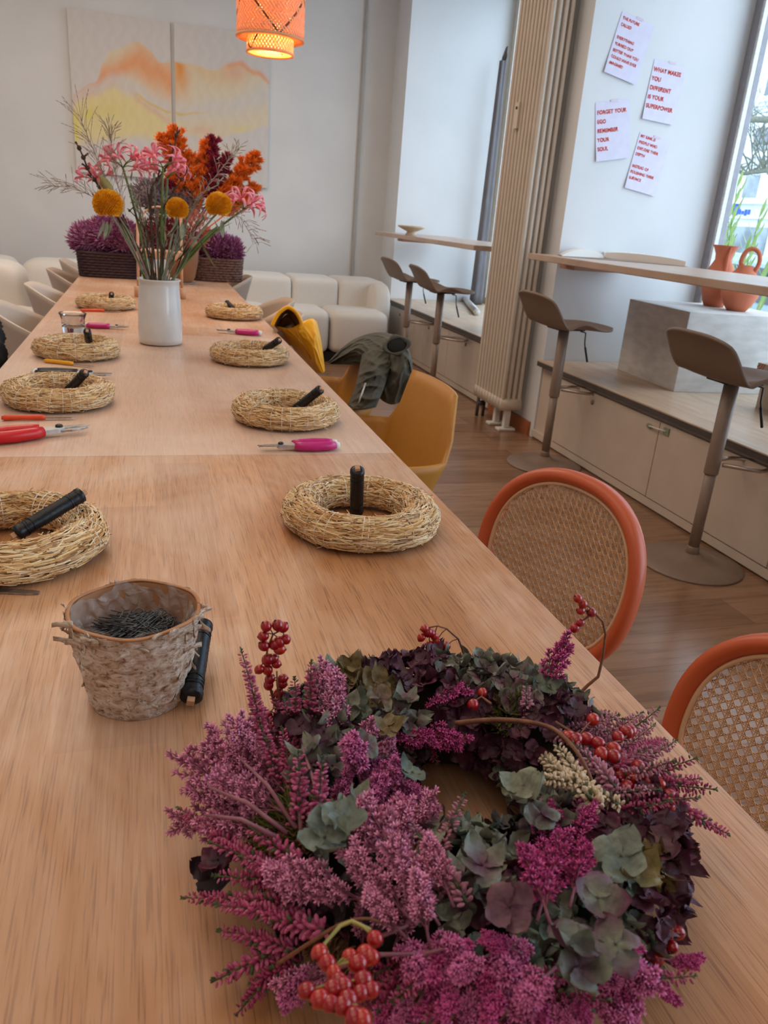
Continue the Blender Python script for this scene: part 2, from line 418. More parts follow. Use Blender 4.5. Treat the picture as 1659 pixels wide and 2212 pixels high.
MT = dict(
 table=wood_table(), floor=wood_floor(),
 wall=mat('wall_paint', '#d6d4d2', '#dcdad8', 0.85, 2.5, bump=0.05, bscale=150),
 wallw=mat('reveal_paint', '#dde0e2', '#e2e4e6', 0.8, 2.5, bump=0.05, bscale=150),
 ceil=mat('ceiling_paint', '#dddbd6', '#e2e0dc', 0.9, 2),
 cab=mat('cabinet_lacquer', '#c9b9aa', '#cfc0b2', 0.5, 6),
 sill=wood_plain('sill_wood', '#b99c80', '#d5bfa6', (6, 1, 1), 0.35),
 sill_edge=mat('sill_edge_dark', '#4a4442', '#544d4a', 0.5, 30),
 bar=wood_plain('bar_top_wood', '#ab917e', '#c0a895', (5, 1, 1), 0.35),
 bark_wood=wood_plain('bracket_wood', '#a9765c', '#b98a70', (1, 5, 5), 0.5),
 base=wood_plain('baseboard_wood', '#9c5a34', '#b06a40', (5, 1, 1), 0.5),
 stool=mat('taupe_plastic', '#826e60', '#877365', 0.55, 300, bump=0.05, bscale=900, bdist=.0004),
 stoolm=mat('taupe_metal', '#877365', '#8c786a', 0.42, 40),
 chrome=mat('satin_metal', '#b9aaa0', '#c4b6ab', 0.3, 50, metal=0.8),
 steel=mat('brushed_steel', '#8f8d8a', '#b4b2ae', 0.32, 60, (1, 8, 1), metal=0.9),
 alu=mat('cast_aluminium', '#b9b6b2', '#c8c5c1', 0.42, 80, metal=0.55),
 black=mat('black_plastic', '#17171a', '#1c1c20', 0.45, 60),
 wire=mat('black_wire', '#101114', '#26272b', 0.36, 400, (1, 1, 1), metal=0.35),
 red=mat('red_vinyl', '#c8141c', '#cf1a22', 0.35, 30), pink=mat('pink_vinyl', '#c01c70', '#c8247a', 0.33, 30),
 orange=mat('orange_red_plastic', '#e0451c', '#e64e22', 0.4, 30), yellow=mat('yellow_plastic', '#e8a010', '#eea816', 0.4, 30),
 stick=mat('raw_wood_stick', '#c59470', '#d0a27e', 0.7, 60, (1, 1, .2)),
 straw=None, thread=mat('white_thread', '#ddd2c0', '#e8dfd0', 0.6, 60),
 frame=mat('terracotta_lacquer', '#c2552a', '#c85b30', 0.5, 6, coat=0.15),
 cane=mat('woven_cane', '#c08f62', '#d2a377', 0.5, 60, (1, 1, 1)),
 caneb=mat('cane_border_reed', '#d6ac84', '#dcb48e', 0.5, 30),
 must=mat('mustard_plastic', '#b87c2c', '#be8232', 0.5, 300, bump=0.04, bscale=800, bdist=.0004),
 beige=mat('beige_plastic', '#b6a190', '#bba696', 0.5, 200),
 beigel=mat('pale_shell_plastic', '#cbb9a8', '#cfbdac', 0.5, 200),
 sofa=mat('cream_boucle', '#d8d0c6', '#e2dcd4', 0.95, 260, bump=0.5, bscale=420, bdist=.003, sheen=0.3),
 rad=mat('radiator_enamel', '#cdbfae', '#d2c5b5', 0.32, 10, coat=0.2),
 white=mat('white_plastic', '#dcd8d2', '#e2dfd9', 0.5, 30),
 vase=mat('white_stoneware_glaze', '#d9d7d3', '#cfccc8', 0.22, 9, coat=0.5),
 terra=mat('terracotta_clay', '#bf6a4a', '#c87454', 0.75, 12, bump=0.08, bscale=180, bdist=.0006),
 plinth=mat('pale_stone_laminate', '#c6c3bf', '#d8d5d2', 0.6, 9, (1, 1, 3), bump=0.08),
 carton=mat('patterned_carton', '#bcae9e', '#c6b9aa', 0.7, 20), cartonp=mat('carton_orange_print', '#c07a4a', '#b86e40', 0.7, 40),
 paper=mat('lilac_white_paper', '#dcd9ee', '#e2dff2', 0.8, 20), ink=mat('red_marker_ink', '#f05a38', '#e64e30', 0.7, 60),
 tape=mat('pink_washi_tape', '#dccbdc', '#e0d0de', 0.7, 40),
 page=mat('book_pages', '#e6e0d8', '#ece8e2', 0.8, 60, (1, 1, 30)), cover=mat('grey_book_cover', '#8d8078', '#958880', 0.7, 40),
 bowl=mat('sand_ceramic', '#c8b294', '#d6c4aa', 0.6, 30),
 grey=mat('grey_fabric', '#6b6869', '#77747a', 0.85, 30, (1, 1, .2)),
 wframe=mat('window_frame_grey', '#8c8a8e', '#94929a', 0.45, 30), wframec=mat('window_frame_cream', '#cfc9b4', '#d8d3c2', 0.5, 20),
 glass=glass_thin('window_glass'),
 cgroove=mat('cable_duct_grey', '#aaa59e', '#b0aba4', 0.7, 20),
 bulb=emis('glowing_bulb', (1.0, 0.62, 0.22), 60.0),
 rattan=mat('lamp_bamboo_weave', '#d98e52', '#e0985c', 0.6, 80),
 rattand=mat('lamp_dark_bamboo_weave', '#7c5340', '#8a5e48', 0.6, 80),
 moss=mat('green_moss', '#4d5220', '#7b7a34', 0.95, 300), mossb=mat('dry_brown_moss', '#5c4227', '#8a6840', 0.95, 300),
 core=mat('dark_wreath_core', '#1c1512', '#2c221a', 0.95, 90, bump=.6, bscale=300, bdist=.004),
 stem=mat('brown_stem', '#6b3f2a', '#8a5a3c', 0.6, 90), stemp=mat('mauve_stem', '#8a5460', '#a06a74', 0.6, 90),
 stemg=mat('green_stem', '#56702c', '#6c8440', 0.5, 50), stemy=mat('straw_green_stem', '#8a8440', '#a89a58', 0.6, 60),
 stemgrey=mat('grey_green_stem', '#7c8670', '#8f9880', 0.6, 60),
 hip=mat('red_rose_hip', '#8e0c16', '#a81418', 0.22, 40, coat=0.4), hipo=mat('orange_rose_hip', '#b82c14', '#a01418', 0.22, 60, coat=0.4),
 calyx=mat('dark_calyx', '#2a1a14', '#3a261c', 0.8, 90),
 budm=mat('magenta_heather_bud', '#a83c68', '#cc6a90', 0.5, 260), budd=mat('deep_heather_bud', '#86244c', '#aa4068', 0.5, 260),
 budw=mat('cream_heather_bud', '#cbb391', '#dcc9ae', 0.55, 260), budp=mat('rosy_heather_bud', '#ad6880', '#c08a98', 0.55, 260),
 tip=mat('green_heather_tip', '#3f4a2c', '#5c6640', 0.7, 200),
 stat=mat('pink_statice_floret', '#b04a86', '#cc6aa4', 0.6, 260), statl=mat('pale_pink_statice_floret', '#bc7094', '#d493b4', 0.6, 260),
 statm=mat('vivid_pink_statice_floret', '#a83280', '#c84c98', 0.6, 260),
 petal=petal_mat(),
 birch=None, birch_in=wood_plain('bucket_inner_veneer', '#a9724a', '#c08a60', (1, 1, 6), 0.7),
 film=None, pin=mat('grey_steel_pin', '#3a3d42', '#6d7177', 0.35, 200, metal=0.6),
 basketd=mat('dark_stained_basket', '#2e1a18', '#45282a', 0.7, 60), basketb=mat('brown_wicker', '#5e3d33', '#8d6758', 0.7, 60),
 heathp=mat('purple_heather_foliage', '#a0608a', '#c48aac', 0.8, 90), heathd=mat('deep_purple_heather_foliage', '#7c3060', '#a04c7c', 0.8, 90),
 dried=mat('dried_grey_mauve_flower', '#6d5c62', '#8c7c80', 0.9, 90),
 plo=mat('orange_dyed_plume', '#ea6a10', '#f58420', 0.85, 60), plb=mat('burgundy_dyed_plume', '#86142e', '#a02040', 0.85, 60),
 plr=mat('dark_red_dyed_plume', '#5e1020', '#7c1a2a', 0.85, 60), plc=mat('coral_dried_flower', '#b0604a', '#c47a62', 0.85, 60),
 pot=mat('brown_ceramic', '#8c5c3c', '#97653f', 0.5, 12), copper=mat('peach_wood', '#c89470', '#d2a07c', 0.45, 20),
 pom=mat('yellow_pompon_flower', '#f0a000', '#ffc018', 0.7, 160), nerine=mat('pink_nerine_petal', '#f07484', '#ff9ca8', 0.5, 60),
 twig=mat('dark_twig', '#3c2a22', '#58402f', 0.8, 60), grass=mat('dry_grass_panicle', '#9a8878', '#b09c8c', 0.8, 60),
 leaf=mat('green_leaf', '#3a5424', '#4c6a30', 0.5, 30), podb=mat('olive_seed_pod', '#8c8048', '#a09458', 0.6, 30), peach=mat('faded_peach_petal', '#c8a488', '#d6b69c', 0.7, 40),
 jy=mat('yellow_rubber_coat', '#f0a400', '#f8b00a', 0.45, 8, bump=.1, bscale=30, bdist=.004), jyi=mat('brown_coat_lining', '#6a4a34', '#7a5840', 0.8, 20),
 jo=mat('olive_cotton_parka', '#4c4a40', '#605d50', 0.85, 10, bump=.25, bscale=60, bdist=.004), joi=mat('hood_hole_shade', '#15130f', '#1e1b16', 0.8, 20),
 bagb=mat('black_cloth', '#0c0d10', '#14151a', 0.8, 20),
 fac=mat('pale_facade_render', '#c9d2d6', '#d2dade', 0.9, 1.5), fac2=mat('blue_grey_facade_render', '#a9bccb', '#b2c4d2', 0.9, 1.5),
 facw=mat('facade_window_glass', '#5d6870', '#8a979e', 0.2, 1.0), facf=mat('facade_white_trim', '#e0e6e8', '#e8ecee', 0.7, 3),
 asph=mat('pale_asphalt', '#9a9fa3', '#a8adb0', 0.85, 3), pave=mat('pavement_slabs', '#b4b6b6', '#c0c2c2', 0.85, 3),
 carw=mat('white_car_paint', '#e0e6ea', '#e4eaee', 0.25, 3, coat=.6), carb=mat('blue_grey_car_paint', '#6c8498', '#748ca0', 0.25, 3, coat=.6),
 cglass=mat('car_glass', '#222c34', '#2c3840', 0.1, 3), tyre=mat('car_tyre', '#1a1b1d', '#222', 0.8, 10) if False else mat('car_tyre', '#1a1b1d', '#232427', 0.8, 10),
 signb=mat('blue_sign_paint', '#1c50b8', '#2459c0', 0.6, 10), bare=mat('bare_tree_bark', '#5c5e50', '#6e7060', 0.9, 20),
 olea=mat('oleander_leaf', '#8fae5c', '#a8c078', 0.5, 8),
)
def straw_mat():
    t = NT('straw_stalks')
    a = t.node('ShaderNodeVertexColor', layer_name='Col')
    t.link(a, 'Color', t.b, 'Base Color'); t.b.inputs['Roughness'].default_value = 0.48
    return t.m
MT['straw'] = straw_mat()
def translucent(name, c, f=0.5):
    t = NT(name); out = t.n['Material Output']; t.b.inputs['Base Color'].default_value = (*lin(c), 1); t.b.inputs['Roughness'].default_value = .6
    tr = t.node('ShaderNodeBsdfTranslucent'); tr.inputs[0].default_value = (*lin(c), 1)
    mx = t.node('ShaderNodeMixShader'); mx.inputs[0].default_value = f
    t.l.new(t.b.outputs[0], mx.inputs[1]); t.l.new(tr.outputs[0], mx.inputs[2]); t.l.new(mx.outputs[0], out.inputs[0])
    return t.m
MT['rattan'] = translucent('lamp_bamboo_weave', '#ffdcb0', .5)
MT['rattand'] = translucent('lamp_dark_bamboo_weave', '#8a5a40', .4)
MT['stc'] = colmat('statice_floret', .6)
def strawcore():
    t = NT('straw_bundle')
    n = t.noise(t.coords(), 130, 4); r = t.ramp(n, 'Fac', [(0.3, lin('#8a6238')), (0.5, lin('#b88d58')), (0.7, lin('#cda872'))])
    t.link(r, 'Color', t.b, 'Base Color'); t.b.inputs['Roughness'].default_value = 0.7
    t.bump(n, 'Fac', 0.8, 0.004)
    return t.m
MT['strawcore'] = strawcore()
def birch():
    t = NT('birch_bark'); b = t.b
    # object origin = centre of the base; bark marks run around the wall
    tc = t.node('ShaderNodeTexCoord'); sp = t.node('ShaderNodeSeparateXYZ'); t.link(tc, 'Object', sp, 'Vector')
    at = t.node('ShaderNodeMath', operation='ARCTAN2'); t.link(sp, 'Y', at, 0); t.link(sp, 'X', at, 1)
    cb = t.node('ShaderNodeCombineXYZ'); t.link(at, 0, cb, 'X'); t.link(sp, 'Z', cb, 'Y')
    mp = t.node('ShaderNodeMapping'); mp.inputs['Scale'].default_value = (1.0, 34, 1); mp.inputs['Rotation'].default_value = (0, 0, 0.12)
    t.link(cb, 0, mp, 'Vector')
    n = t.noise(mp, 3.2, 7, 0.65, 1.2)
    base = t.ramp(n, 'Fac', [(0.28, lin('#6a4e3a')), (0.37, lin('#a98a70')), (0.48, lin('#d0b8a2')), (0.62, lin('#ece0d4'))])
    m2 = t.node('ShaderNodeMapping'); m2.inputs['Scale'].default_value = (5.0, 120, 1); t.link(cb, 0, m2, 'Vector')
    n2 = t.noise(m2, 2.0, 3, 0.5, 0.4)
    dk = t.ramp(n2, 'Fac', [(0.34, (0.25, 0.17, 0.12)), (0.42, (1, 1, 1))])
    c = t.mix(base, 'Color', dk, 'Color', mode='MULTIPLY', f=0.7)
    t.link(c, 'Result', b, 'Base Color'); b.inputs['Roughness'].default_value = 0.8
    t.bump(n, 'Fac', 0.7, 0.004)
    return t.m
MT['birch'] = birch()
def film():
    t = NT('clear_plastic_film'); out = t.n['Material Output']
    tr = t.node('ShaderNodeBsdfTransparent'); tr.inputs[0].default_value = (0.9, 0.9, 0.9, 1)
    b = t.b; b.inputs['Base Color'].default_value = (0.85, 0.84, 0.83, 1); b.inputs['Roughness'].default_value = 0.08; b.inputs['Specular IOR Level'].default_value = 1.0
    n = t.noise(t.coords(), 60, 2, .5, 1.5); t.bump(n, 'Fac', 1.0, .006)
    mx = t.node('ShaderNodeMixShader'); mx.inputs[0].default_value = 0.22
    t.l.new(tr.outputs[0], mx.inputs[1]); t.l.new(b.outputs[0], mx.inputs[2]); t.l.new(mx.outputs[0], out.inputs[0])
    return t.m
MT['film'] = film()
def realglass():
    t = NT('clear_glass'); t.b.inputs['Transmission Weight'].default_value = 1.0
    t.b.inputs['Roughness'].default_value = 0.02; t.b.inputs['IOR'].default_value = 1.45
    return t.m
MT['clear'] = realglass()
# ------------------------------------------------------------------ the room
XW = 2.29
CEIL = 3.5
s = M(); s.bx(-3.2, 3.5, -3.2, 8.1, -0.06, 0); struct('floor', s, MT['floor'])
s = M(); s.bx(-3.2, 3.5, -3.2, 8.1, CEIL, CEIL+.1); struct('ceiling', s, MT['ceil'])
s = M(); s.bx(-3.2, XW, 7.98, 8.1, 0, CEIL); struct('wall_back', s, MT['wall'])
s = M(); s.bx(-3.2, -3.1, -3.2, 8.1, 0, CEIL); struct('wall_left', s, MT['wall'])
s = M(); s.bx(-3.2, 3.5, -3.2, -3.1, 0, CEIL); struct('wall_front', s, MT['wall'])
for y0, y1 in ((7.56, 8.1), (4.26, 4.96), (1.1, 1.5), (-3.1, -1.7)):
    s = M(); s.bx(XW, 3.375, y0, y1, 0, CEIL); struct('wall_right', s, MT['wallw'])
for y0, y1 in NICHES:
    s = M(); s.bx(3.29, 3.375, y0, y1, 0, .448); struct('wall_right', s, MT['wallw'])
    s = M(); s.bx(3.25, 3.375, y0, y1, 3.3, CEIL); struct('wall_right', s, MT['wallw'])
s = M(); s.bx(1.975, 1.995, 7.955, 7.98, 0.05, CEIL); struct('trim_1', s, MT['cgroove'])
s = M(); s.bx(2.272, XW, 4.30, 4.93, 0, .085); struct('baseboard_right', s, MT['base'])
s = M(); s.bx(-3.1, XW, 7.965, 7.98, 0, .07); struct('baseboard_back', s, MT['white'])
for i, (y0, y1) in enumerate(NICHES):
    s = M(); x0, x1 = 3.27, 3.345; z0, z1 = .482, 3.3
    s.bx(x0, x1, y0, y0+.075, z0, z1); s.bx(x0, x1, y1-.075, y1, z0, z1)
    s.bx(x0, x1, y0+.075, y1-.075, z0, z0+.06); s.bx(x0, x1, y0+.075, y1-.075, z1-.08, z1)
    w = struct('window_%d' % (i+1), s, MT['wframec'] if i == 0 else MT['wframe'], bevel=.006)
    s = M(); s.bx(x0-.012, x0+.02, y0+.075, y0+.095, z0+.06, z1-.08); s.bx(x0-.012, x0+.02, y1-.095, y1-.075, z0+.06, z1-.08)
    obj('glazing_bead', s, MT['alu'], w, bevel=.004)
    s = M(); s.add([(x0+.04, y0+.07, z0+.05), (x0+.04, y1-.07, z0+.05), (x0+.04, y1-.07, z1-.07), (x0+.04, y0+.07, z1-.07)], [(0, 1, 2, 3)], 0, None, False); obj('pane', s, MT['glass'], w)

# bench cabinets with wooden tops in the niches
def bench(y0, y1, doors, lab, name_l):
    t = thing('bench_cabinet', lab, 'cabinet', (2.8, (y0+y1)/2, 0), 'white bench cabinets under the windows')
    s = M(); s.bx(2.30, 3.285, y0+.003, y1-.003, 0, .448); obj('carcass', s, MT['cab'], t)
    s = M(); s.bx(2.28, 2.30, y0, y1, .012, .05); obj('plinth_strip', s, MT['cab'], t)
    for a, b in doors:
        s = M(); s.bx(2.278, 2.298, a+.003, b-.003, .055, .425); d = obj('door', s, MT['cab'], t, bevel=.002)
        s = M(); s.lathe([(0, 0), (.014, .001), (.012, .006), (0, .007)], 12, (2.2775, b-.38 if b-a > .6 else (a+b)/2, .375), rot=Matrix.Rotation(-PI/2, 3, 'Y'))
        obj('lock_cap', s, MT['stoolm'], d)
    tp = thing('worktop', name_l, 'worktop', (2.8, (y0+y1)/2, .45))
    s = M(); s.bx(2.25, 3.268, y0+.003, y1-.003, .4775, .483); obj('wood_surface', s, MT['sill'], tp)
    s = M(); s.bx(2.25, 3.268, y0+.003, y1-.003, .4505, .4775); obj('edge_band', s, MT['sill_edge'], tp, bevel=.002)
    return t
bench(4.96, 7.56, [(4.98, 5.85), (5.85, 6.7), (6.7, 7.54)], 'white low bench cabinet beside the radiator, under the far window', 'light wood bench top under the far narrow window, dark edged')
b2 = bench(1.5, 4.26, [(1.52, 2.2), (2.2, 3.02), (3.02, 4.0)], 'white low bench cabinet behind the two nearer bar stools', 'light wood bench top carrying the pale box plinth, dark edged')
# latch on the cabinet between its doors
t = thing('child_safety_latch', 'small clear plastic latch strap stuck across the cabinet door gap', 'latch', (2.272, 3.0, .37))
c1 = atx(1439, 932, 2.274); c0 = atx(1404, 920, 2.274)
s = M(); s.box(c1, (.006, .042, .036)); obj('mount_plate', s, MT['stemgrey'], t, bevel=.003)
s = M(); s.tube([c1+Vector((-.004, 0, 0)), (c0+c1)/2+Vector((-.014, 0, .002)), c0+Vector((-.006, 0, 0))], .004, 6); obj('strap', s, MT['white'], t)
s = M(); s.ell(c0+Vector((-.004, 0, 0)), (.005, .024, .012), 10, 6); obj('pad', s, MT['stemgrey'], t)

# bars in the niches
def bar(y0, y1, lab):
    t = thing('bar_counter', lab, 'bar counter', (2.4, (y0+y1)/2, 1.06), 'narrow wooden window bars')
    s = M(); s.bx(2.06, 2.76, y0, y1, 1.062, 1.095); obj('bar_top', s, MT['bar'], t, bevel=.004)
    s = M(); s.bx(2.30, 2.66, y1-.11, y1+.05, 1.022, 1.062); obj('bracket', s, MT['bark_wood'], t, bevel=.003)
    s = M(); s.bx(2.30, 2.66, y0-.02, y0+.09, 1.022, 1.062); obj('bracket', s, MT['bark_wood'], t, bevel=.003)
bar(5.0, 7.45, 'narrow wooden bar counter at the far window, bowl on it')
bar(1.52, 4.19, 'narrow wooden bar counter at the near window, open book on it')

# radiator: ten sections of four columns
t = thing('column_radiator', 'tall cream multi-column radiator standing before the wall pier', 'radiator', (2.17, 4.6, 0))
for k in range(10):
    y = 4.392+k*.046; s = M()
    for j in range(4):
        x = 2.118+j*.037
        s.tube([(x, y, .175), (x, y, 3.0)], .0135, 10, caps=False)
    s.tube([(2.104, y, .175), (2.243, y, .175)], .021, 10, flat=1.9); s.tube([(2.104, y, 3.0), (2.243, y, 3.0)], .021, 10, flat=1.6)
    obj('radiator_section', s, MT['rad'], t)
for y in (4.42, 4.57):
    s = M(); s.bx(2.115, 2.235, y-.03, y+.03, 0, .018); s.bx(2.155, 2.195, y-.018, y+.018, .018, .15)
    obj('foot', s, MT['white'], t, bevel=.006)
s = M(); s.tube([(2.13, 4.79, .14), (2.13, 4.79, .0)], .011, 10); s.tube([(2.175, 4.79, .14), (2.175, 4.79, .0)], .011, 10)
s.tube([(2.13, 4.79, .09), (2.175, 4.79, .09)], .017, 10); obj('valve_pipe', s, MT['sill_edge'], t)
p = atx(1118, 250, 2.098); s = M(); s.box(p, (.02, .045, .14)); br = obj('wall_bracket', s, MT['rad'], t, bevel=.004)
s = M(); s.lathe([(.008, 0), (.008, .004), (0, .004)], 12, (p.x-.0105, p.y, p.z+.04), rot=Matrix.Rotation(-PI/2, 3, 'Y')); obj('screw_hole', s, MT['black'], br)

# grey fabric roll and the tube lying by the far window
t = thing('rolled_grey_fabric', 'tall narrow roll of grey fabric with pointed top by the far window', 'fabric roll', (3.1, 7.3, .483))
def roll(u, v):
    z = .49 + u*2.12; r = .062*(1-.55*u) + .006*math.sin(5*2*PI*v)
    a = 2*PI*v
    top = .12*max(0, (u-.93)/.07)*max(0, math.cos(a-.4))
    return (3.12+.0*u+r*math.cos(a)+.06*u*0, 7.35+.8*r*math.sin(a), z+top)
s = M(); s.grid(roll, 24, 40); obj('fabric', s, MT['grey'], t, solid=.004)
s = M(); s.tube([(3.12, 7.35, .484), (3.125, 7.35, 2.55)], .012, 8); obj('pole', s, MT['wframe'], t)
a = atz(1004, 640, .53); b = atz(1030, 672, .52)
t = thing('lamp_tube', 'short white tube lying on the far bench top', 'tube', (a.x, a.y, .483))
s = M(); s.tube([(a.x, a.y, .512), (b.x, b.y, .512)], .028, 16); obj('tube_body', s, MT['alu'], t)
s = M(); s.tube([(b.x, b.y, .512), tuple(Vector((b.x, b.y, .512))+Vector((b.x-a.x, b.y-a.y, 0)).normalized()*.02)], .030, 16); obj('end_cap', s, MT['white'], t)

# canvases: one painting across two panels
def noise2(x, y, sd=0):
    v = 0; a = 1
    for k in range(3):
        v += a*math.sin(x*2.1*(1.9**k)+1.7*sd+math.sin(y*1.7*(1.8**k)+sd*2.3+k)*1.4); a *= .5
    return v/1.75
def sm(a, b, x):
    t_ = min(1, max(0, (x-a)/(b-a))); return t_*t_*(3-2*t_)
def paint(px, py):
    """painted bands given in photo pixels of the canvas plane"""
    wobx = 7*noise2(px/60, py/60, 1); woby = 5*noise2(px/45, py/50, 4)
    x = px+wobx; y = py+woby
    white = Vector(lin('#d2cbc6')); cream = Vector(lin('#dccdb2')); peach = Vector(lin('#e6a070')); orng = Vector(lin('#e48c28'))
    yel = Vector(lin('#e2d094')); lem = Vector(lin('#dfcf60')); pinkc = Vector(lin('#dcb6a4'))
    c = white.copy()
    def line(pts, x):
        if x <= pts[0][0]: return pts[0][1]
        for (a, b), (c_, d) in zip(pts, pts[1:]):
            if x <= c_:
                q = (x-a)/(c_-a); q = q*q*(3-2*q); return b+(d-b)*q
        return pts[-1][1]
    top = line([(150, 218), (200, 178), (240, 110), (285, 92), (320, 108), (350, 132), (375, 135), (400, 138), (450, 148), (490, 140), (530, 146), (585, 182)], x)
    bot = line([(150, 315), (250, 300), (330, 282), (380, 272), (430, 300), (500, 290), (540, 282), (585, 275)], x)
    inside = sm(top-3, top+4, y)*(1-sm(bot-6, bot+8, y))
    c = c.lerp(cream, inside)
    # upper peach ridge, left panel
    rid = line([(150, 215), (185, 182), (230, 150), (300, 118), (340, 135), (378, 165)], x)
    wd_ = line([(150, 18), (250, 24), (330, 40), (375, 36)], x)
    k = math.exp(-((y-rid-wd_*.45)/wd_)**2)*(1-sm(372, 384, x))
    c = c.lerp(peach, .95*k*inside)
    k = math.exp(-((y-150)/45)**2)*math.exp(-((x-390)/14)**2); c = c.lerp(orng, .9*k*inside)
    k = math.exp(-((y-148-.25*(x-400)*.6)/22)**2)*sm(395, 430, x)*(1-sm(500, 560, x)); c = c.lerp(Vector(lin('#deba8c')), .6*k*inside)
    k = math.exp(-((y-line([(480, 142), (520, 142), (555, 160), (585, 182)], x))/7)**2)*sm(475, 500, x); c = c.lerp(peach, .85*k)
    k = math.exp(-((y-158)/14)**2)*math.exp(-((x-510)/22)**2); c = c.lerp(Vector(lin('#e0a890')), .6*k)
    # white sweep
    sw = line([(150, 225), (200, 190), (240, 172), (290, 192), (340, 225), (400, 240), (470, 235), (585, 205)], x)
    k = math.exp(-((y-sw)/(13+.03*(x-150)))**2); c = c.lerp(white, .75*k*inside)
    # yellow body
    k = sm(sw+8, sw+26, y)*(1-sm(395, 415, x))*(1-sm(340, 375, x)*.6)*(1-sm(285, 312, y)); c = c.lerp(yel, .85*k)
    k = math.exp(-((y-238)/18)**2)*math.exp(-((x-228)/40)**2); c = c.lerp(Vector(lin('#dccc80')), .6*k)
    k = math.exp(-((y-250)/12)**2)*math.exp(-((x-198)/9)**2); c = c.lerp(lem, .8*k)
    k = math.exp(-((x-163)/7)**2)*sm(240, 250, y)*(1-sm(300, 315, y)); c = c.lerp(lem, .8*k)
    k = math.exp(-((y-line([(290, 205), (330, 228), (370, 242), (450, 246)], x))/3.0)**2)*sm(285, 310, x)*(1-sm(390, 460, x)); c = c.lerp(Vector(lin('#dcb85a')), .8*k)
    k = math.exp(-((y-line([(280, 205), (330, 240), (370, 262)], x))/7)**2)*sm(280, 300, x)*(1-sm(365, 380, x)); c = c.lerp(pinkc, .7*k)
    k = math.exp(-((y-284)/10)**2)*math.exp(-((x-435)/22)**2); c = c.lerp(Vector(lin('#dfb596')), .7*k)
    k = math.exp(-((y-276)/7)**2)*math.exp(-((x-520)/26)**2); c = c.lerp(Vector(lin('#dccf8e')), .7*k)
    k = sm(290, 330, y)*(1-sm(330, 380, y))*sm(395, 420, x)*(1-sm(480, 560, x)); c = c.lerp(cream, .5*k)
    n = .03*noise2(x/9, y/14, 7)
    return tuple(max(0, q*(1+n)) for q in c)
MT['canvas'] = colmat('painted_canvas', .8, bump=.3, bscale=700, bdist=.0006)
def canvas(x0, x1, z0, z1, lab):
    t = thing('canvas_painting', lab, 'painting', ((x0+x1)/2, 7.96, z0), 'two panels of one abstract painting')
    s = M()
    def fn(u, v): return (x0+(x1-x0)*u, 7.945, z0+(z1-z0)*v)
    def cf(u, v): return paint(*proj(fn(u, v)))
    s.grid(lambda u, v: fn(u, v), 110, 150, col=cf); obj('painted_front', s, MT['canvas'], t, colors=True)
    s = M(); s.bx(x0, x1, 7.9455, 7.975, z0, z1); obj('stretcher', s, MT['white'], t, bevel=.002)
canvas(-.576, .250, 1.397, 2.650, 'left canvas panel with peach and yellow mountain-like waves')
canvas(.282, 1.113, 1.397, 2.650, 'right canvas panel with orange and cream waves, behind the plumes')

# pendant lamp with a woven shade in two tiers
LY = 3.6
lb = aty(585, 116, LY); lo = aty(584, 84, LY); LX = lo.x
t = thing('pendant_lamp', 'glowing woven bamboo pendant lamp hanging over the table', 'lamp', (LX, LY, lb.z))
def weave(r, z0, z1, n, pitch, w=.0042, lift=.0012):
    s = M()
    for sgn in (1, -1):
        for k in range(n):
            a0 = 2*PI*k/n; st = 16
            V = []; F = []
            for i in range(st+1):
                q = i/st; z = z0+(z1-z0)*q; a = a0+sgn*(z1-z0)*q*pitch
                rr = r+lift*sgn*math.cos(i*PI)
                for dw in (-w, w):
                    aa = a+dw/r*.8; V.append((LX+rr*math.cos(aa), LY+rr*math.sin(aa), z-dw*.6*sgn))
            for i in range(st): F.append((2*i, 2*i+1, 2*i+3, 2*i+2))
            dark = ((k*7+3) % 19 == 0)
            s.add(V, F, 1 if dark else 0)
    return s
def ringz(s, r, z, w): s.tube([(LX+r*math.cos(2*PI*i/48), LY+r*math.sin(2*PI*i/48), z) for i in range(48)], w, 8, closed=True)
zo = lo.z; zb = lb.z
obj('outer_shade', weave(.134, zo, zo+.30, 56, 7.0), [MT['rattan'], MT['rattand']], t, solid=.001)
obj('inner_shade', weave(.093, zb, zo+.26, 42, 8.0), [MT['rattan'], MT['rattand']], t, solid=.001)
for r_, z_ in ((.134, zo), (.134, zo+.30), (.093, zb)):
    s = M(); ringz(s, r_, z_, .005); obj('rim_ring', s, MT['rattan'], t)
s = M(); s.grid(lambda u, v: (LX+(.094+.04*u)*math.cos(2*PI*v), LY+(.094+.04*u)*math.sin(2*PI*v), zo+.001), 2, 40)
s.grid(lambda u, v: (LX+(.056+.037*u)*math.cos(2*PI*v), LY+(.056+.037*u)*math.sin(2*PI*v), zb+.001), 2, 40)
obj('shade_bottom', s, MT['rattan'], t, solid=.002)
bz = aty(590, 4, LY).z
s = M(); s.lathe([(0, -.042), (.012, -.038), (.026, -.018), (.028, 0), (.022, .02), (.013, .04), (.013, .05), (0, .05)], 16, (LX, LY, bz+.02)); bb = obj('bulb', s, MT['bulb'], t)
s = M(); s.tube([(LX, LY, bz+.07), (LX, LY, bz+.14)], .018, 12); s.tube([(LX, LY, bz+.14), (LX, LY, CEIL)], .003, 6); obj('cord', s, MT['black'], t)
l = bpy.data.lights.new('lamp_glow', 'POINT'); l.energy = 9; l.color = (1, .72, .42); l.shadow_soft_size = .03
lo_ = bpy.data.objects.new('lamp_glow', l); COL.objects.link(lo_); lo_.location = (LX, LY, bz-.05)

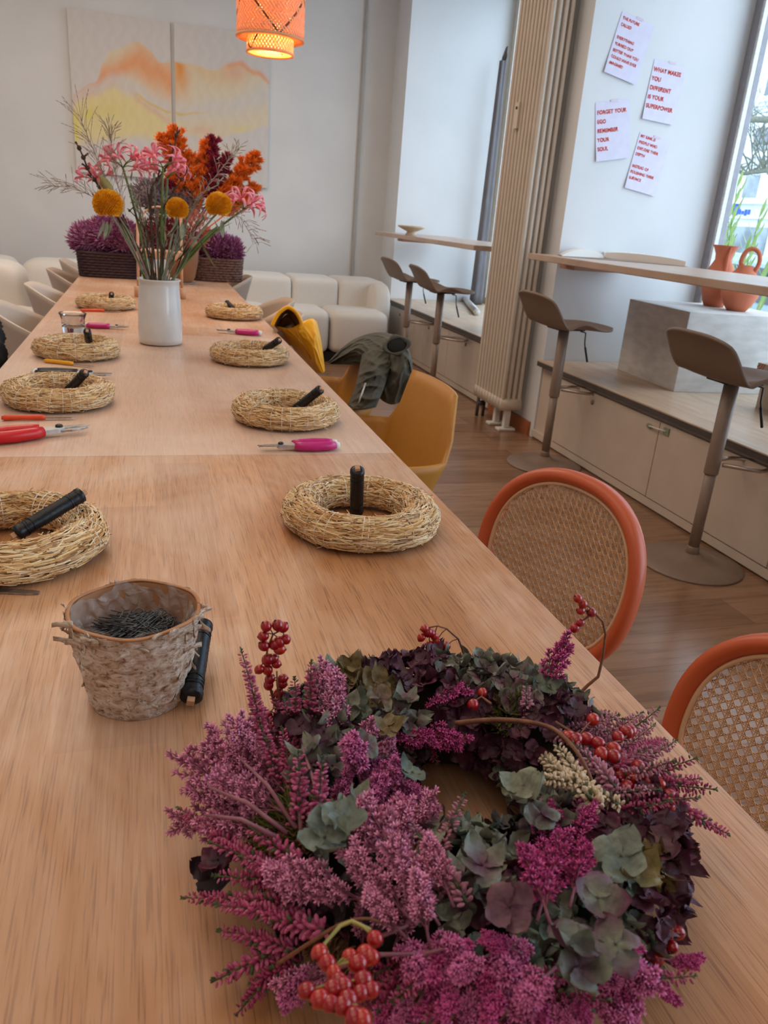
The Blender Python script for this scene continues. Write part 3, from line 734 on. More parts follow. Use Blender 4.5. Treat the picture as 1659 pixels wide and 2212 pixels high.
# posters on the reveal wall, A4 sheets with hand lettering
def poster(corners, lines, size, lead, tilt, lab, x_in=.012, y_in=.03):
    """corners: top-left, top-right, bottom-right, bottom-left in the photo"""
    Y0 = 4.26
    P = [aty(a, b, Y0-.004) for a, b in corners]
    cx_, cz = sum(p.x for p in P)/4, sum(p.z for p in P)/4
    e = ((P[1]-P[0])+(P[2]-P[3])); ang = math.atan2(e.z, e.x)
    w, h = .21, .297
    t = thing('poster', lab, 'poster', (cx_, Y0-.002, cz), 'hand-lettered sheets taped to the reveal')
    ux = Vector((math.cos(ang), 0, math.sin(ang))); uz = Vector((-math.sin(ang), 0, math.cos(ang)))
    o = Vector((cx_, Y0, cz))
    def fn(u, v):
        lift = .002+.030*max(0, .35-v)**1.5 + .004*(1-v)
        return o+ux*(w*(u-.5))+uz*(h*(v-.5))+Vector((0, -lift, 0))
    s = M(); s.grid(fn, 16, 24); obj('sheet', s, MT['paper'], t)
    s = M()
    q = fn(.55, 1.0)
    s.box(q+Vector((0, -.0015, 0)), (.045, .0004, .012), Matrix.Rotation(-ang, 3, 'Y')); obj('tape', s, MT['tape'], t)
    # lettering
    sm_ = M(); zc = h/2-y_in-size
    for ln in lines:
        if ln:
            c = bpy.data.curves.new('t', 'FONT'); c.body = ln; c.size = size*1.35; c.offset = size*.045; c.space_character = 1.06; c.extrude = .0002
            to = bpy.data.objects.new('t', c); COL.objects.link(to)
            bpy.context.view_layer.update()
            me = bpy.data.meshes.new_from_object(to.evaluated_get(bpy.context.evaluated_depsgraph_get()))
            V = []
            for v in me.vertices:
                lx = v.co.x*.92; lz = v.co.y
                jz = .0010*math.sin(lx*410+zc*900); jx = .0008*math.sin(lx*260+lz*300)
                uu = (-w/2+x_in+lx+jx)/w+.5; vv = (zc+lz+jz)/h+.5
                pt = fn(min(1, uu), vv); V.append(pt+Vector((0, -.0009-abs(v.co.z)*2, 0)))
            sm_.add(V, [tuple(p.vertices) for p in me.polygons])
            bpy.data.objects.remove(to); bpy.data.meshes.remove(me); bpy.data.curves.remove(c)
        zc -= lead
    obj('lettering', sm_, MT['ink'], t)
poster([(1344, 22), (1412, 52), (1373, 187), (1305, 157)], ['THE FUTURE', 'CALLED', '', 'EVERYTHiNG', 'TURNED OUT', 'BETTER THAN YOU', 'COULD HAVE EVER', 'iMAGiNED'], .0145, .031, 0,
       'lilac sheet lettered THE FUTURE CALLED, topmost on the reveal wall', .014, .018)
poster([(1417, 126), (1483, 142), (1451, 272), (1387, 258)], ['WHAT MAKES', 'YOU', 'DiFFERENT', 'iS YOUR', 'SUPERPOWER'], .0215, .045, 0,
       'lilac sheet lettered WHAT MAKES YOU DIFFERENT, nearest the window', .008, .035)
poster([(1287, 219), (1361, 212), (1358, 342), (1286, 352)], ['FORGET YOUR', 'EGO', 'REMEMBER', 'YOUR', 'SOUL'], .0205, .046, 0,
       'lilac sheet lettered FORGET YOUR EGO, leftmost on the reveal wall', .010, .04)
poster([(1383, 285), (1447, 305), (1412, 425), (1351, 406)], ['MY KiNK iS', 'PEOPLE WHO', 'EXPLORE THEiR', 'DEPTH', '', 'iNSTEAD OF', 'POLiSHiNG THEiR', 'SURFACE'], .0155, .0315, 0,
       'lilac sheet lettered MY KINK IS PEOPLE, lowest on the reveal wall', .010, .008)

# open book and bowl on the bars
t = thing('open_book', 'thick open book lying on the near window bar', 'book', (2.45, 3.85, 1.095))
def bookspine(a, b, lift):
    return lambda u: (a+(b-a)*u, lift*math.sin(PI*min(1, u*1.0))**.8)
L0, LM, L1 = atz(1215, 552, 1.10), atz(1307, 556, 1.10), atz(1480, 574, 1.10)
ax = (L1-L0); ax.z = 0; ax.normalize(); dp = Vector((-ax.y, ax.x, 0))
if dp.x < 0: dp = -dp
def blk(s, a, b, h0, h1, hump, dep):
    n = 14
    V = []; F = []
    for i in range(n+1):
        u = i/n; p = a.lerp(b, u)
        zt = 1.097+h0+(h1-h0)*u+hump*math.sin(PI*u)**.7
        for q in (Vector((p.x, p.y, 1.0965)), Vector((p.x, p.y, zt)), Vector((p.x, p.y, zt))+dp*dep, Vector((p.x, p.y, 1.0965))+dp*dep): V.append(q)
    for i in range(n):
        for j in range(4): F.append((4*i+j, 4*i+(j+1) % 4, 4*i+4+(j+1) % 4, 4*i+4+j))
    F.append((3, 2, 1, 0)); F.append((4*n, 4*n+1, 4*n+2, 4*n+3))
    s.add(V, F, smooth=False)
s = M(); blk(s, L0, LM, .004, .006, .034, .24); blk(s, LM, L1, .030, .024, .012, .24); obj('pages', s, MT['page'], t)
s = M(); s.grid(lambda u, v: tuple(L0.lerp(L1, -.02+1.04*u)+dp*(-.004+.25*v)+Vector((0, 0, 1.0962-L0.lerp(L1, -.02+1.04*u).z))), 6, 2); obj('book_cover', s, MT['cover'], t, solid=.0015)
c = aty(889, 497, 6.6); c = Vector((2.14, 6.6, 1.095))
t = thing('bowl', 'sand coloured footed bowl on the far window bar', 'bowl', c)
s = M(); s.lathe([(.0, .004), (.05, 0), (.045, .012), (.035, .03), (.07, .045), (.11, .062), (.118, .075), (.11, .078), (.07, .055), (0, .048)], 28, c); obj('bowl_body', s, MT['bowl'], t)

def catm(P, t_):
    n = len(P)-1; x = min(max(t_*n, 0), n-1e-6); k = int(x); f = x-k
    p0, p1, p2, p3 = P[max(k-1, 0)], P[k], P[k+1], P[min(k+2, n)]
    return .5*((2*p1)+(p2-p0)*f+(2*p0-5*p1+4*p2-p3)*f*f+(3*p1-3*p2+p3-p0)*f**3)
# plinth box, jugs, stacked cartons on the bench
t = thing('box_plinth', 'pale grey stone-look box plinth standing on the bench top', 'plinth', (2.62, 3.41, .483))
s = M(); s.bx(0, .66, 0, .60, 0, .407)
Z = rotz(R(-3.5)); s.v = [tuple(Z @ Vector(p)+Vector((2.614, 3.412, .483))) for p in s.v]; obj('plinth_box', s, MT['plinth'], t, bevel=.003)
def terr(lab, c, prof, sx=1):
    t = thing('terracotta_jug', lab, 'jug', c, 'terracotta jugs by the window')
    s = M(); s.lathe(prof, 40, c); return t, s
c = Vector((3.055, 3.80, .8905))
t, s = terr('taller terracotta jug with flared pinched mouth, left on the plinth', c, [(0, .0), (.052, .0), (.066, .03), (.083, .09), (.09, .13), (.084, .17), (.060, .215), (.043, .25), (.046, .28), (.062, .315), (.072, .326), (.066, .326), (.040, .28), (.038, .25), (.05, .2), (0, .18)])
obj('jug_body', s, MT['terra'], t)
s = M(); s.tube([(c.x-.03, c.y-.07, c.z+.13), (c.x-.024, c.y-.062, c.z+.2), (c.x-.016, c.y-.052, c.z+.26), (c.x-.016, c.y-.062, c.z+.318)], [.004, .010, .008, .004], 8); obj('moulded_ridge', s, MT['terra'], t)
c = Vector((3.045, 3.60, .8905))
t, s = terr('round terracotta jug with looped handle, right on the plinth', c, [(0, 0), (.048, 0), (.07, .03), (.095, .08), (.10, .11), (.092, .15), (.066, .19), (.042, .215), (.036, .235), (.03, .235), (.034, .21), (.05, .19), (0, .17)])
obj('jug_body', s, MT['terra'], t)
s = M()
hp = [Vector(q) for q in ((c.x+.03, c.y-.03, c.z+.19), (c.x+.045, c.y-.04, c.z+.25), (c.x+.035, c.y-.035, c.z+.30), (c.x+.01, c.y-.01, c.z+.32), (c.x-.014, c.y+.010, c.z+.30), (c.x-.022, c.y+.018, c.z+.25), (c.x-.010, c.y+.006, c.z+.225))]
s.tube([catm(hp, i/30) for i in range(31)], .0115, 12); obj('handle', s, MT['terra'], t)
z = .483
for k, (h, dx, dy, lab) in enumerate([(.16, 0, 0, 'lowest patterned carton stacked at the right edge'), (.055, -.02, .03, 'thin patterned carton in the middle of the stack'), (.15, .05, -.01, 'topmost patterned carton of the stack at the right')]):
    x, y = 2.85+dx, 2.98+dy
    t = thing('carton', lab, 'box', (x, y, z), 'patterned cartons stacked on the bench')
    s = M(); s.bx(x, x+.30, y-.38, y+.1, z, z+h); obj('carton_body', s, MT['carton'], t, bevel=.002)
    s = M()
    for (r, zz) in ((.05, h), (.036, h), (.022, h)):
        n = 12
        for i in range(n):
            a0, a1 = -PI/2*i/n, -PI/2*(i+1)/n
            if r > h: continue
            s.add([(x-.0008, y+.1-(r)*math.cos(a0), z+h+r*math.sin(a0)), (x-.0008, y+.1-(r)*math.cos(a1), z+h+r*math.sin(a1)), (x-.0008, y+.1-(r-.007)*math.cos(a1), z+h+(r-.007)*math.sin(a1)), (x-.0008, y+.1-(r-.007)*math.cos(a0), z+h+(r-.007)*math.sin(a0))], [(0, 1, 2, 3)], 0, None, False)
    obj('printed_arcs', s, MT['cartonp'], t, solid=.0006)
    z += h+.001
# ------------------------------------------------------------------ the street outside
s = M(); s.bx(3.5, 8.0, -6, 60, -.32, -.2); o = struct('ground', s, MT['pave'])
s = M(); s.bx(8.0, 60, -6, 140, -.42, -.3); o = struct('street', s, MT['asph'])
FX = 34.0
def building(y0, y1, m, lab, wins, floors, sign=None):
    t = thing('apartment_building', lab, 'building', (FX+3, (y0+y1)/2, -.3), 'buildings across the street')
    s = M(); s.bx(FX, FX+6, y0, y1, -.3, 24); obj('wall', s, m, t)
    s = M(); s.bx(FX-.3, FX, y0, y1, 3.55, 3.8); s.bx(FX-.2, FX, y0, y1, 2.75, 2.85); obj('cornice', s, MT['facf'], t)
    for fz in floors:
        for yc in wins:
            s = M(); s.bx(FX-.06, FX, yc-.95, yc+.95, fz-.15, fz+1.42)
            f = obj('window', s, MT['facf'], t)
            s = M(); s.bx(FX-.075, FX-.06, yc-.62, yc+.62, fz, fz+1.25); obj('window_pane', s, MT['facw'], f)
            s = M(); s.bx(FX-.2, FX, yc-1.05, yc+1.05, fz-.3, fz-.15); obj('window_ledge', s, MT['facf'], f)
    for yc in wins[::2]:
        s = M(); s.bx(FX-.05, FX+.02, yc-2.2, yc+1.9, -.3, 2.3); obj('shopfront', s, MT['facw'], t)
    if sign:
        yc, z = sign
        s = M()
        for k in range(11):
            if k == 5: continue
            s.bx(FX-.08, FX-.03, yc-.27*k+.04, yc-.27*k+.20, z-.14*(.5 if k % 3 else 1), z+.20*(1 if k % 4 else .6))
        s.ell((FX-.08, yc-1.4, z+.2), (.03, .32, .38), 14, 8)
        obj('shop_sign', s, MT['signb'], t)
wy = atx(1624, 404, FX)
building(38.2, 56, MT['fac'], 'pale building facade with white window frames across the street', [wy.y, wy.y+4.4, wy.y+8.8], [wy.z-.6, wy.z+1.9, wy.z+4.8, wy.z+7.8], (atx(1556, 457, FX).y, atx(1590, 460, FX).z))
building(20, 38, MT['fac2'], 'blue-grey facade right of the pale building across the street', [36.2, 32, 28], [4.6, 7.6, 10.6])
building(57, 130, MT['fac'], 'long pale building far down the street, seen through the narrow window', [60+6*k for k in range(10)], [5, 8.4, 11.8])

def car(loc, m, lab):
    t = thing('parked_car', lab, 'car', loc, 'parked cars outside')
    x, y, z = loc
    prof = [(-2.1, .35), (-2.08, .7), (-1.25, .88), (-.7, 1.38), (.7, 1.42), (1.45, .98), (2.05, .92), (2.12, .4)]
    s = M(); V = []; F = []
    for side, ins in ((-1, 0), (1, 0)):
        for (a, h) in prof:
            w = .86 - (.16 if h > 1.1 else 0)
            V.append((x+side*w, y+a, z+h))
        V.append((x+side*.86, y+2.1, z+.25)); V.append((x+side*.86, y-2.1, z+.25))
    n = len(prof)+2
    F.append(tuple(range(n))); F.append(tuple(range(2*n-1, n-1, -1)))
    for i in range(n): F.append((i, i+n, (i+1) % n+n, (i+1) % n))
    s.add(V, F, smooth=False); obj('body', s, m, t, bevel=.08)
    s = M()
    for side in (-1, 1):
        V = [(x+side*.85, y-1.05, z+.93), (x+side*.75, y-.66, z+1.3), (x+side*.74, y+.62, z+1.33), (x+side*.84, y+1.25, z+.97)]
        s.add(V, [(0, 1, 2, 3)] if side < 0 else [(3, 2, 1, 0)], smooth=False)
    obj('side_window', s, MT['cglass'], t, solid=.03)
    for a in (-1.3, 1.35):
        for side in (-1, 1):
            s = M(); s.lathe([(0, -.1), (.3, -.1), (.32, 0), (.3, .1), (0, .1)], 20, (x+side*.8, y+a, z+.32), rot=Matrix.Rotation(PI/2, 3, 'Y')); w = obj('wheel', s, MT['tyre'], t)
p = atx(1590, 545, 9.2)
car((9.4, 12.0, -.3), MT['carw'], 'white car parked behind the oleander, farther from the window')
car((7.4, 8.2, -.3), MT['carb'], 'blue-grey car parked lower right behind the jugs')
car((13.0, 17.6, -.3), MT['carb'], 'grey car on the far side of the street')

def tree(base, h, seed, lab, r0=.13, spread=.55, limb=None):
    rs = random.Random(seed); t = thing('bare_tree', lab, 'tree', base, 'bare street trees')
    tr = M(); br = M()
    def grow(p, d, L, r, lev):
        pts = [p]; q = p.copy(); dd = d.copy(); n = 4
        for i in range(n):
            dd = (dd+Vector((rs.uniform(-1, 1), rs.uniform(-1, 1), rs.uniform(-.5, .7)))*.16).normalized(); q = q+dd*(L/n); pts.append(q.copy())
        (tr if lev == 0 else br).tube(pts, [r*(1-.14*i) for i in range(n+1)], 5 if lev > 1 else 8, caps=False)
        if lev < 5 and r > .002:
            for k in range(3 if lev < 4 else 2):
                j = rs.randint(2, n); a = Vector((rs.uniform(-1, 1), rs.uniform(-1, 1), rs.uniform(-.35, .9))).normalized()
                grow(pts[j], (dd*.6+a*spread*1.2).normalized(), L*rs.uniform(.6, .8), r*.55, lev+1)
    grow(Vector(base), Vector((0, 0, 1)), h*.36, r0, 0)
    if limb:
        L = [atx(a, b, base[0]) for a, b in limb]; q = Vector(base)+Vector((0, 0, 2.2)); br.tube([q]+L, [.07]+[.05-.007*i for i in range(len(L))], 7)
        for k in range(26):
            p = catm(L, rs.random()); grow(p, Vector((rs.uniform(-.6, .6), rs.uniform(-.3, 1), rs.uniform(.1, 1))).normalized(), 1.0, .018, 3)
    obj('trunk', tr, MT['bare'], t); obj('branches', br, MT['bare'], t)
tree((11.4, 12.3, -.3), 10.5, 3, 'bare branching street tree in front of the pale facade', .11, .9, [(1659, 368), (1625, 372), (1604, 376), (1590, 362), (1570, 352)])
tree((11.0, 25, -.3), 9, 5, 'bare street tree farther down the street', .15)

# oleander outside the window
t = thing('potted_oleander', 'green leafy oleander growing outside the near window', 'shrub', (3.85, 4.6, -.2))
s = M(); s.lathe([(0, 0), (.13, 0), (.17, .28), (.18, .3), (.16, .3), (0, .26)], 24, (3.85, 4.6, -.2)); obj('pot', s, MT['plinth'], t)
rs = random.Random(5); st = M(); lf = M()
def leafm(mb, p, d, L, w, mi=0, curl=.25):
    F3 = frame_to(d, (0, .1, 1)); n = 5; V = []; Q = []
    for i in range(n+1):
        u = i/n; ww = w*math.sin(PI*(u*.9+.07))
        for k in (-1, 0, 1): V.append(Vector(p)+F3 @ Vector((k*ww, curl*L*u*u-abs(k)*ww*-.2, L*u)))
    for i in range(n):
        for k in range(2): Q.append((3*i+k, 3*i+k+1, 3*i+4+k, 3*i+3+k))
    mb.add(V, Q, mi)
tips = [atx(1592, 405, 3.85), atx(1640, 470, 3.8), atx(1560, 500, 3.8), atx(1650, 590, 3.75), atx(1575, 470, 3.95), atx(1610, 540, 3.8), atx(1550, 560, 3.85), atx(1640, 660, 3.7)]
for tp in tips:
    b0 = Vector((3.85+rs.uniform(-.05, .05), 4.6+rs.uniform(-.05, .05), .05)); mid = b0.lerp(tp, .5)+Vector((0, rs.uniform(-.04, .04), .05))
    pts = [b0, mid, tp]; st.tube(pts, [.008, .006, .003], 6)
    for k in range(30):
        u = .3+.7*k/29; p = (b0.lerp(mid, u*2) if u < .5 else mid.lerp(tp, u*2-1))
        a = k*2.1; dz = .6+.8*(u-.3)
        leafm(lf, p, Vector((math.cos(a), math.sin(a), dz)).normalized(), rs.uniform(.10, .16), .012)
obj('stems', st, MT['stemg'], t); obj('leaves', lf, MT['olea'], t)
# ------------------------------------------------------------------ tables
TX0, TX1, TZ = -0.402, 0.497, 0.75
def table(y0, y1, lab):
    t = thing('table', lab, 'table', ((TX0+TX1)/2, (y0+y1)/2, 0), 'oak tables pushed end to end')
    s = M(); s.bx(TX0, TX1, y0+.001, y1-.001, TZ-.027, TZ); obj('tabletop', s, MT['table'], t, at=(0, 0, 0), bevel=.0015)
    for x in (TX0+.07, TX1-.07):
        for y in (y0+.07, y1-.07):
            s = M(); s.bx(x-.03, x+.03, y-.03, y+.03, 0, TZ-.0275); obj('leg', s, MT['table'], t, bevel=.003)
    s = M()
    for x in (TX0+.06, TX1-.06): s.bx(x-.01, x+.01, y0+.101, y1-.101, TZ-.09, TZ-.0275)
    obj('apron', s, MT['table'], t)
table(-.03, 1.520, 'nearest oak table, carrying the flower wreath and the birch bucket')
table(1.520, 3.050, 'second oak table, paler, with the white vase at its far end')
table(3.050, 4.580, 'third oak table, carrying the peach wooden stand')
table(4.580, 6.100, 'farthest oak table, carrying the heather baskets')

# ------------------------------------------------------------------ shell armchairs
def sup(a, rx, ry, p):
    c, s_ = math.cos(a), math.sin(a)
    k = (abs(c)**p+abs(s_)**p)**(-1/p)
    return rx*k*c, ry*k*s_
def shell_chair(name, lab, m, zb, za, rx, ry, p, t0, t1, amax, lean, group, legm):
    """sits at the origin facing +X, back towards -X"""
    t = thing(name, lab, 'chair', (0, 0, 0), group)
    zs = .43
    def rim(a):
        q = sm(t0, t1, abs(a)); return zb+(za-zb)*q
    def fn(u, v):
        a = amax*(2*u-1); x, y = sup(a, rx, ry, p)
        k = .62+.38*v**.55
        z = zs+(rim(a)-zs)*v**1.25
        b = max(0, math.cos(a))
        nar = 1-lean[1]*sm(.45, 1, v)*(1-sm(t0*.6, t1, abs(a)))
        fl = lean[0]*v*v*b
        return (-x*k-fl, y*k*nar, z)
    s = M(); s.grid(fn, 44, 14)
    # seat pan
    V = [(0, 0, zs-.004)]; n = 44
    for i in range(n+1): V.append(fn(i/n, 0))
    F = [(0, i+1, i+2) for i in range(n)]
    e0, e1 = Vector(V[-1]), Vector(V[1]); k0 = len(V)
    for i in range(1, 12):
        q = i/12; pt = e0.lerp(e1, q); pt.x += .09*math.sin(PI*q); pt.z -= .012*math.sin(PI*q); V.append(tuple(pt))
    idx = [n+1]+list(range(k0, k0+11))+[1]
    F += [(0, idx[i], idx[i+1]) for i in range(len(idx)-1)]
    s.add(V, F)
    obj('shell', s, m, t, solid=.010, bevel=0, weld=True)
    for sx in (-1, 1):
        for sy in (-1, 1):
            s = M(); s.tube([(sx*.10, sy*.10, zs-.01), (sx*.2, sy*.21, .0)], [.016, .010], 10); obj('leg', s, legm, t)
    s = M(); s.bx(-.12, .12, -.12, .12, zs-.03, zs-.012); obj('seat_mount', s, legm, t, bevel=.01)
    return t
ROW = 'shell chairs along the table'
b0 = shell_chair('shell_chair', 'pale shell chair nearest on the left side of the table', MT['beigel'], .79, .655, .225, .25, 2.2, .35, 2.0, 2.1, (.04, .0), ROW, MT['beige'])
def place(first, x, y, deg, lab, new=True):
    if not new: first.location = (x, y, 0); first.rotation_euler = (0, 0, R(deg)); first['label'] = lab; return first
    return dup(first, (x, y, 0), (0, 0, R(deg)), lab)
place(b0, -.315, 4.28, 2, 'pale shell chair second on the left side of the table', False)
place(b0, -.37, 3.50, 2, 'pale shell chair nearest on the left side of the table')
d0 = shell_chair('shell_chair', 'x', MT['beige'], .79, .655, .225, .25, 2.2, .35, 2.0, 2.1, (.04, .0), ROW, MT['beige'])
place(d0, -.31, 5.18, 2, 'taupe shell chair third on the left side of the table', False)
place(d0, -.31, 5.95, 2, 'taupe shell chair farthest on the left side, by the dark basket')
place(d0, .455, 4.10, 178, 'taupe shell chair behind the yellow coat, on the right side')
place(d0, .40, 5.42, 178, 'taupe shell chair farthest on the right, beside the wicker basket')
place(d0, .40, 3.55, 178, 'taupe shell chair hung with the yellow coat')
mu = shell_chair('mustard_armchair', 'x', MT['must'], .822, .665, .215, .255, 4.2, .62, .80, 2.3, (.055, .22), 'mustard armchairs at the table', MT['must'])
place(mu, .475, 1.925, 181, 'mustard plastic armchair with a clear view of its tall back', False)
place(mu, .45, 2.50, 178, 'mustard plastic armchair under the olive parka')

# ------------------------------------------------------------------ cane-back chairs
def cane_chair(lab, o, yaw, rec, rw=.190, rh=.176):
    o = Vector(o)
    u = Vector((math.sin(yaw), math.cos(yaw), 0)); n0 = Vector((math.cos(yaw), -math.sin(yaw), 0))
    v = Vector((0, 0, 1))*math.cos(rec)+n0*math.sin(rec); n = u.cross(v).normalized()
    if n.x < 0: n = -n
    base = Vector((o.x-n0.x*.2, o.y-n0.y*.2, 0))
    t = thing('cane_chair', lab, 'chair', base, 'terracotta cane-back chairs')
    def P(a, b, c=0): return o+u*a+v*b+n*(c-.55*a*a)
    def rr(a):
        c_, s_ = math.cos(a), math.sin(a); k = (abs(c_)**2.25+abs(s_)**2.25)**(-1/2.25); return k*c_, k*s_
    N = 72
    s = M(); V = []; F = []; K = 12
    for i in range(N):
        a = 2*PI*i/N; c_, s_ = rr(a)
        for j in range(K):
            w = 2*PI*j/K
            dr = .0135*math.cos(w); dn = .019*math.sin(w)
            V.append(P(c_*(rw-.0135+dr), s_*(rh-.0135+dr), dn))
    for i in range(N):
        for j in range(K): F.append((i*K+j, ((i+1) % N)*K+j, ((i+1) % N)*K+(j+1) % K, i*K+(j+1) % K))
    s.add(V, F); obj('back_frame', s, MT['frame'], t)
    s = M(); s.tube([P(rr(2*PI*i/N)[0]*(rw-.029), rr(2*PI*i/N)[1]*(rh-.029), -.006) for i in range(N)], .0035, 8, closed=True)
    obj('cane_border', s, MT['caneb'], t)
    # six-way woven cane
    iw, ih = rw-.028, rh-.028
    def inside(a, b): return (abs(a)/iw)**2.25+(abs(b)/ih)**2.25 < 1
    s = M(); pitch = .0142
    def strand(p0, d, w, c):
        # clip the line to the oval
        L = .5; k = 120; pts = [(p0[0]+d[0]*L*(2*i/k-1), p0[1]+d[1]*L*(2*i/k-1)) for i in range(k+1)]
        ins = [q for q in pts if inside(*q)]
        if len(ins) < 3: return
        a, b = ins[0], ins[-1]; m_ = 8; nx = (-d[1]*w, d[0]*w); V = []
        for i in range(m_+1):
            q = i/m_; x = a[0]+(b[0]-a[0])*q; y = a[1]+(b[1]-a[1])*q
            V += [P(x+nx[0], y+nx[1], c), P(x-nx[0], y-nx[1], c)]
        s.add(V, [(2*i, 2*i+1, 2*i+3, 2*i+2) for i in range(m_)])
    r2 = math.sqrt(.5)
    for k in range(-15, 16):
        for e in (-.0012, .0012):
            strand((0, k*pitch+e), (1, 0), .00062, -.0015)
            strand((k*pitch+e, 0), (0, 1), .00062, -.0030)
    for k in range(-34, 35):
        off = (k+.5)*pitch*r2*1.0
        strand((-off*r2, off*r2), (r2, r2), .00075, -.0042)
        strand((off*r2, off*r2), (-r2, r2), .00075, -.0006)
    obj('woven_cane', s, MT['cane'], t, solid=.0009)
    # posts, seat, legs
    for sg in (-1, 1):
        a = sg*.135
        p0 = P(a, -rh+.030, .0); 
        foot = p0+n0*.07; foot.z = 0
        kn = p0.copy(); kn.z = .40; kn += n0*.0
        s = M(); s.tube([p0+n*.012, p0.lerp(kn, .6)+n*.012, kn, foot], [.0145]*4, 12); obj('leg', s, MT['frame'], t)
        s = M(); q = kn-n0*.40; q2 = q-n0*.03; q.z = .44; q2.z = 0
        s.tube([q, q2], [.0145, .0125], 12); obj('leg', s, MT['frame'], t)
    s = M()
    for k in (.30,):
        a0, a1 = P(-.135, -rh+.03)+n*.01, P(.135, -rh+.03)+n*.01
        s.tube([a0, a1], .010, 10)
    obj('cross_tube', s, MT['frame'], t)
    sc = Vector((o.x, o.y, .455))-n0*.20
    s = M(); s.lathe([(0, 0), (.19, 0), (.215, .008), (.22, .02), (.215, .032), (.19, .036), (.16, .032), (0, .03)], 40, sc); obj('seat', s, MT['frame'], t)
    s = M(); s.lathe([(0, .0), (.16, .0), (.165, .004), (0, .006)], 40, sc+Vector((0, 0, .034))); obj('seat_cane', s, MT['cane'], t)
    return t
cane_chair('terracotta chair with round cane back, whole back in view beside the table', (.705, 1.140, .648), R(-18), R(11))
cane_chair('terracotta chair with round cane back, cut by the right edge of the picture', (.744, .582, .610), R(-10), R(11))

# ------------------------------------------------------------------ bar stools
def stool(lab):
    t = thing('bar_stool', lab, 'bar stool', (0, 0, 0), 'taupe bar stools at the window bars')
    s = M(); s.lathe([(0, 0), (.203, 0), (.206, .004), (.203, .009), (.12, .022), (.05, .034), (.034, .05), (.0, .05)], 56); obj('base', s, MT['stoolm'], t)
    s = M(); s.lathe([(.022, .045), (.0215, .40), (0, .40)], 24); s.lathe([(.030, .036), (.024, .075), (.022, .08)], 24); obj('lower_post', s, MT['stoolm'], t)
    s = M(); s.lathe([(0, .385), (.026, .385), (.0275, .39), (.0275, .745), (0, .745)], 24); obj('upper_post', s, MT['stoolm'], t)
    s = M(); s.bx(-.07, .09, -.06, .06, .744, .752); obj('seat_plate', s, MT['black'], t, bevel=.002)
    # foot ring
    pts = [(.02, -.03, .43)]
    for i in range(25):
        a = -PI/2+PI*i/24; pts.append((.15+.085*math.cos(a), .085*math.sin(a), .42))
    pts.append((.02, .03, .43))
    s = M(); s.tube(pts, .0085, 10); obj('foot_ring', s, MT['chrome'], t)
    s = M(); s.tube([(.07, -.045, .742), (.10, -.05, .735), (.105, -.05, .68), (.11, -.052, .66)], .0035, 8); s.tube([(.11, -.052, .66), (.135, -.055, .585)], .0055, 8); obj('height_lever', s, MT['black'], t)
    def prof(x):
        # side profile: high back lip, dip, rising front lip
        return (.170*(1-sm(-.215, -.075, x)) + .012*sm(.08, .2, x))
    def fn(u, v):
        xx = -.205+.42*u; yy = (2*v-1)
        hw = .20*(1-.10*sm(.1, .215, xx))*(1-.08*(1-sm(-.21, -.13, xx)))
        # rounded corners in plan
        fu = abs(2*u-1)
        cr = 1-(max(0, (2*u-1-.62)/.38)**2.4*.36 if u > .5 else max(0, (fu-.86)/.14)**2*.10)
        w = hw*cr
        side = .050*abs(yy)**3*(1-sm(-.17, -.02, xx)) * -0.4 + .040*abs(yy)**2.6*math.exp(-((xx-.0)/.085)**2)
        x2 = xx-.03*(1-abs(yy)**2)*(1-sm(-.21, -.08, xx)) + .018*(1-abs(yy)**2)*sm(.12, .215, xx)
        return (x2, w*yy, .757+prof(xx)+side)
    s = M(); s.grid(fn, 34, 26); obj('seat', s, MT['stool'], t, solid=.011)
    return t
st0 = stool('x')
st0.location = (2.075, 2.385, 0); st0['label'] = 'taupe bar stool nearest the camera, before the pale plinth'
dup(st0, (2.085, 3.70, 0), (0, 0, R(2)), 'taupe bar stool just right of the cream radiator')
dup(st0, (2.02, 5.42, 0), (0, 0, R(-2)), 'taupe bar stool just left of the cream radiator')
dup(st0, (2.05, 6.25, 0), (0, 0, R(3)), 'taupe bar stool farthest away, beside the end of the sofa')

# ------------------------------------------------------------------ sofas
def cushion(s, x0, x1, y0, y1, z0, z1, r=.07, p=5.0, puff=.02):
    cx_, cy_, cz = (x0+x1)/2, (y0+y1)/2, (z0+z1)/2; hx, hy, hz = (x1-x0)/2, (y1-y0)/2, (z1-z0)/2
    n, k = 40, 20
    V = []; F = []
    def sp(w, e): return math.copysign(abs(w)**e, w)
    e = 2/p
    for i in range(k+1):
        t_ = -PI/2+PI*i/k
        for j in range(n):
            w = 2*PI*j/n
            V.append((cx_+hx*sp(math.cos(t_), e)*sp(math.cos(w), e), cy_+hy*sp(math.cos(t_), e)*sp(math.sin(w), e), cz+hz*sp(math.sin(t_), e)))
    for i in range(k):
        for j in range(n): F.append((i*n+j, i*n+(j+1) % n, (i+1)*n+(j+1) % n, (i+1)*n+j))
    s.add(V, F)
t = thing('sofa', 'cream rounded sofa by the back wall, right of the table', 'sofa', (1.2, 7.4, 0), 'cream boucle sofas')
for (a, b) in ((.35, .806), (.80, 1.24), (1.234, 1.67), (1.664, 2.12)):
    s = M(); cushion(s, a, b, 7.12, 7.72, .06, .665, p=11); obj('back_cushion', s, MT['sofa'], t)
for (a, b) in ((.35, 1.0), (1.0, 1.50), (1.50, 2.03)):
    s = M(); cushion(s, a, b, 6.62, 7.42, .07, .44, p=7); obj('seat_cushion', s, MT['sofa'], t)
s = M(); cushion(s, 1.93, 2.14, 6.95, 7.65, .05, .655, p=4.5); obj('arm', s, MT['sofa'], t)
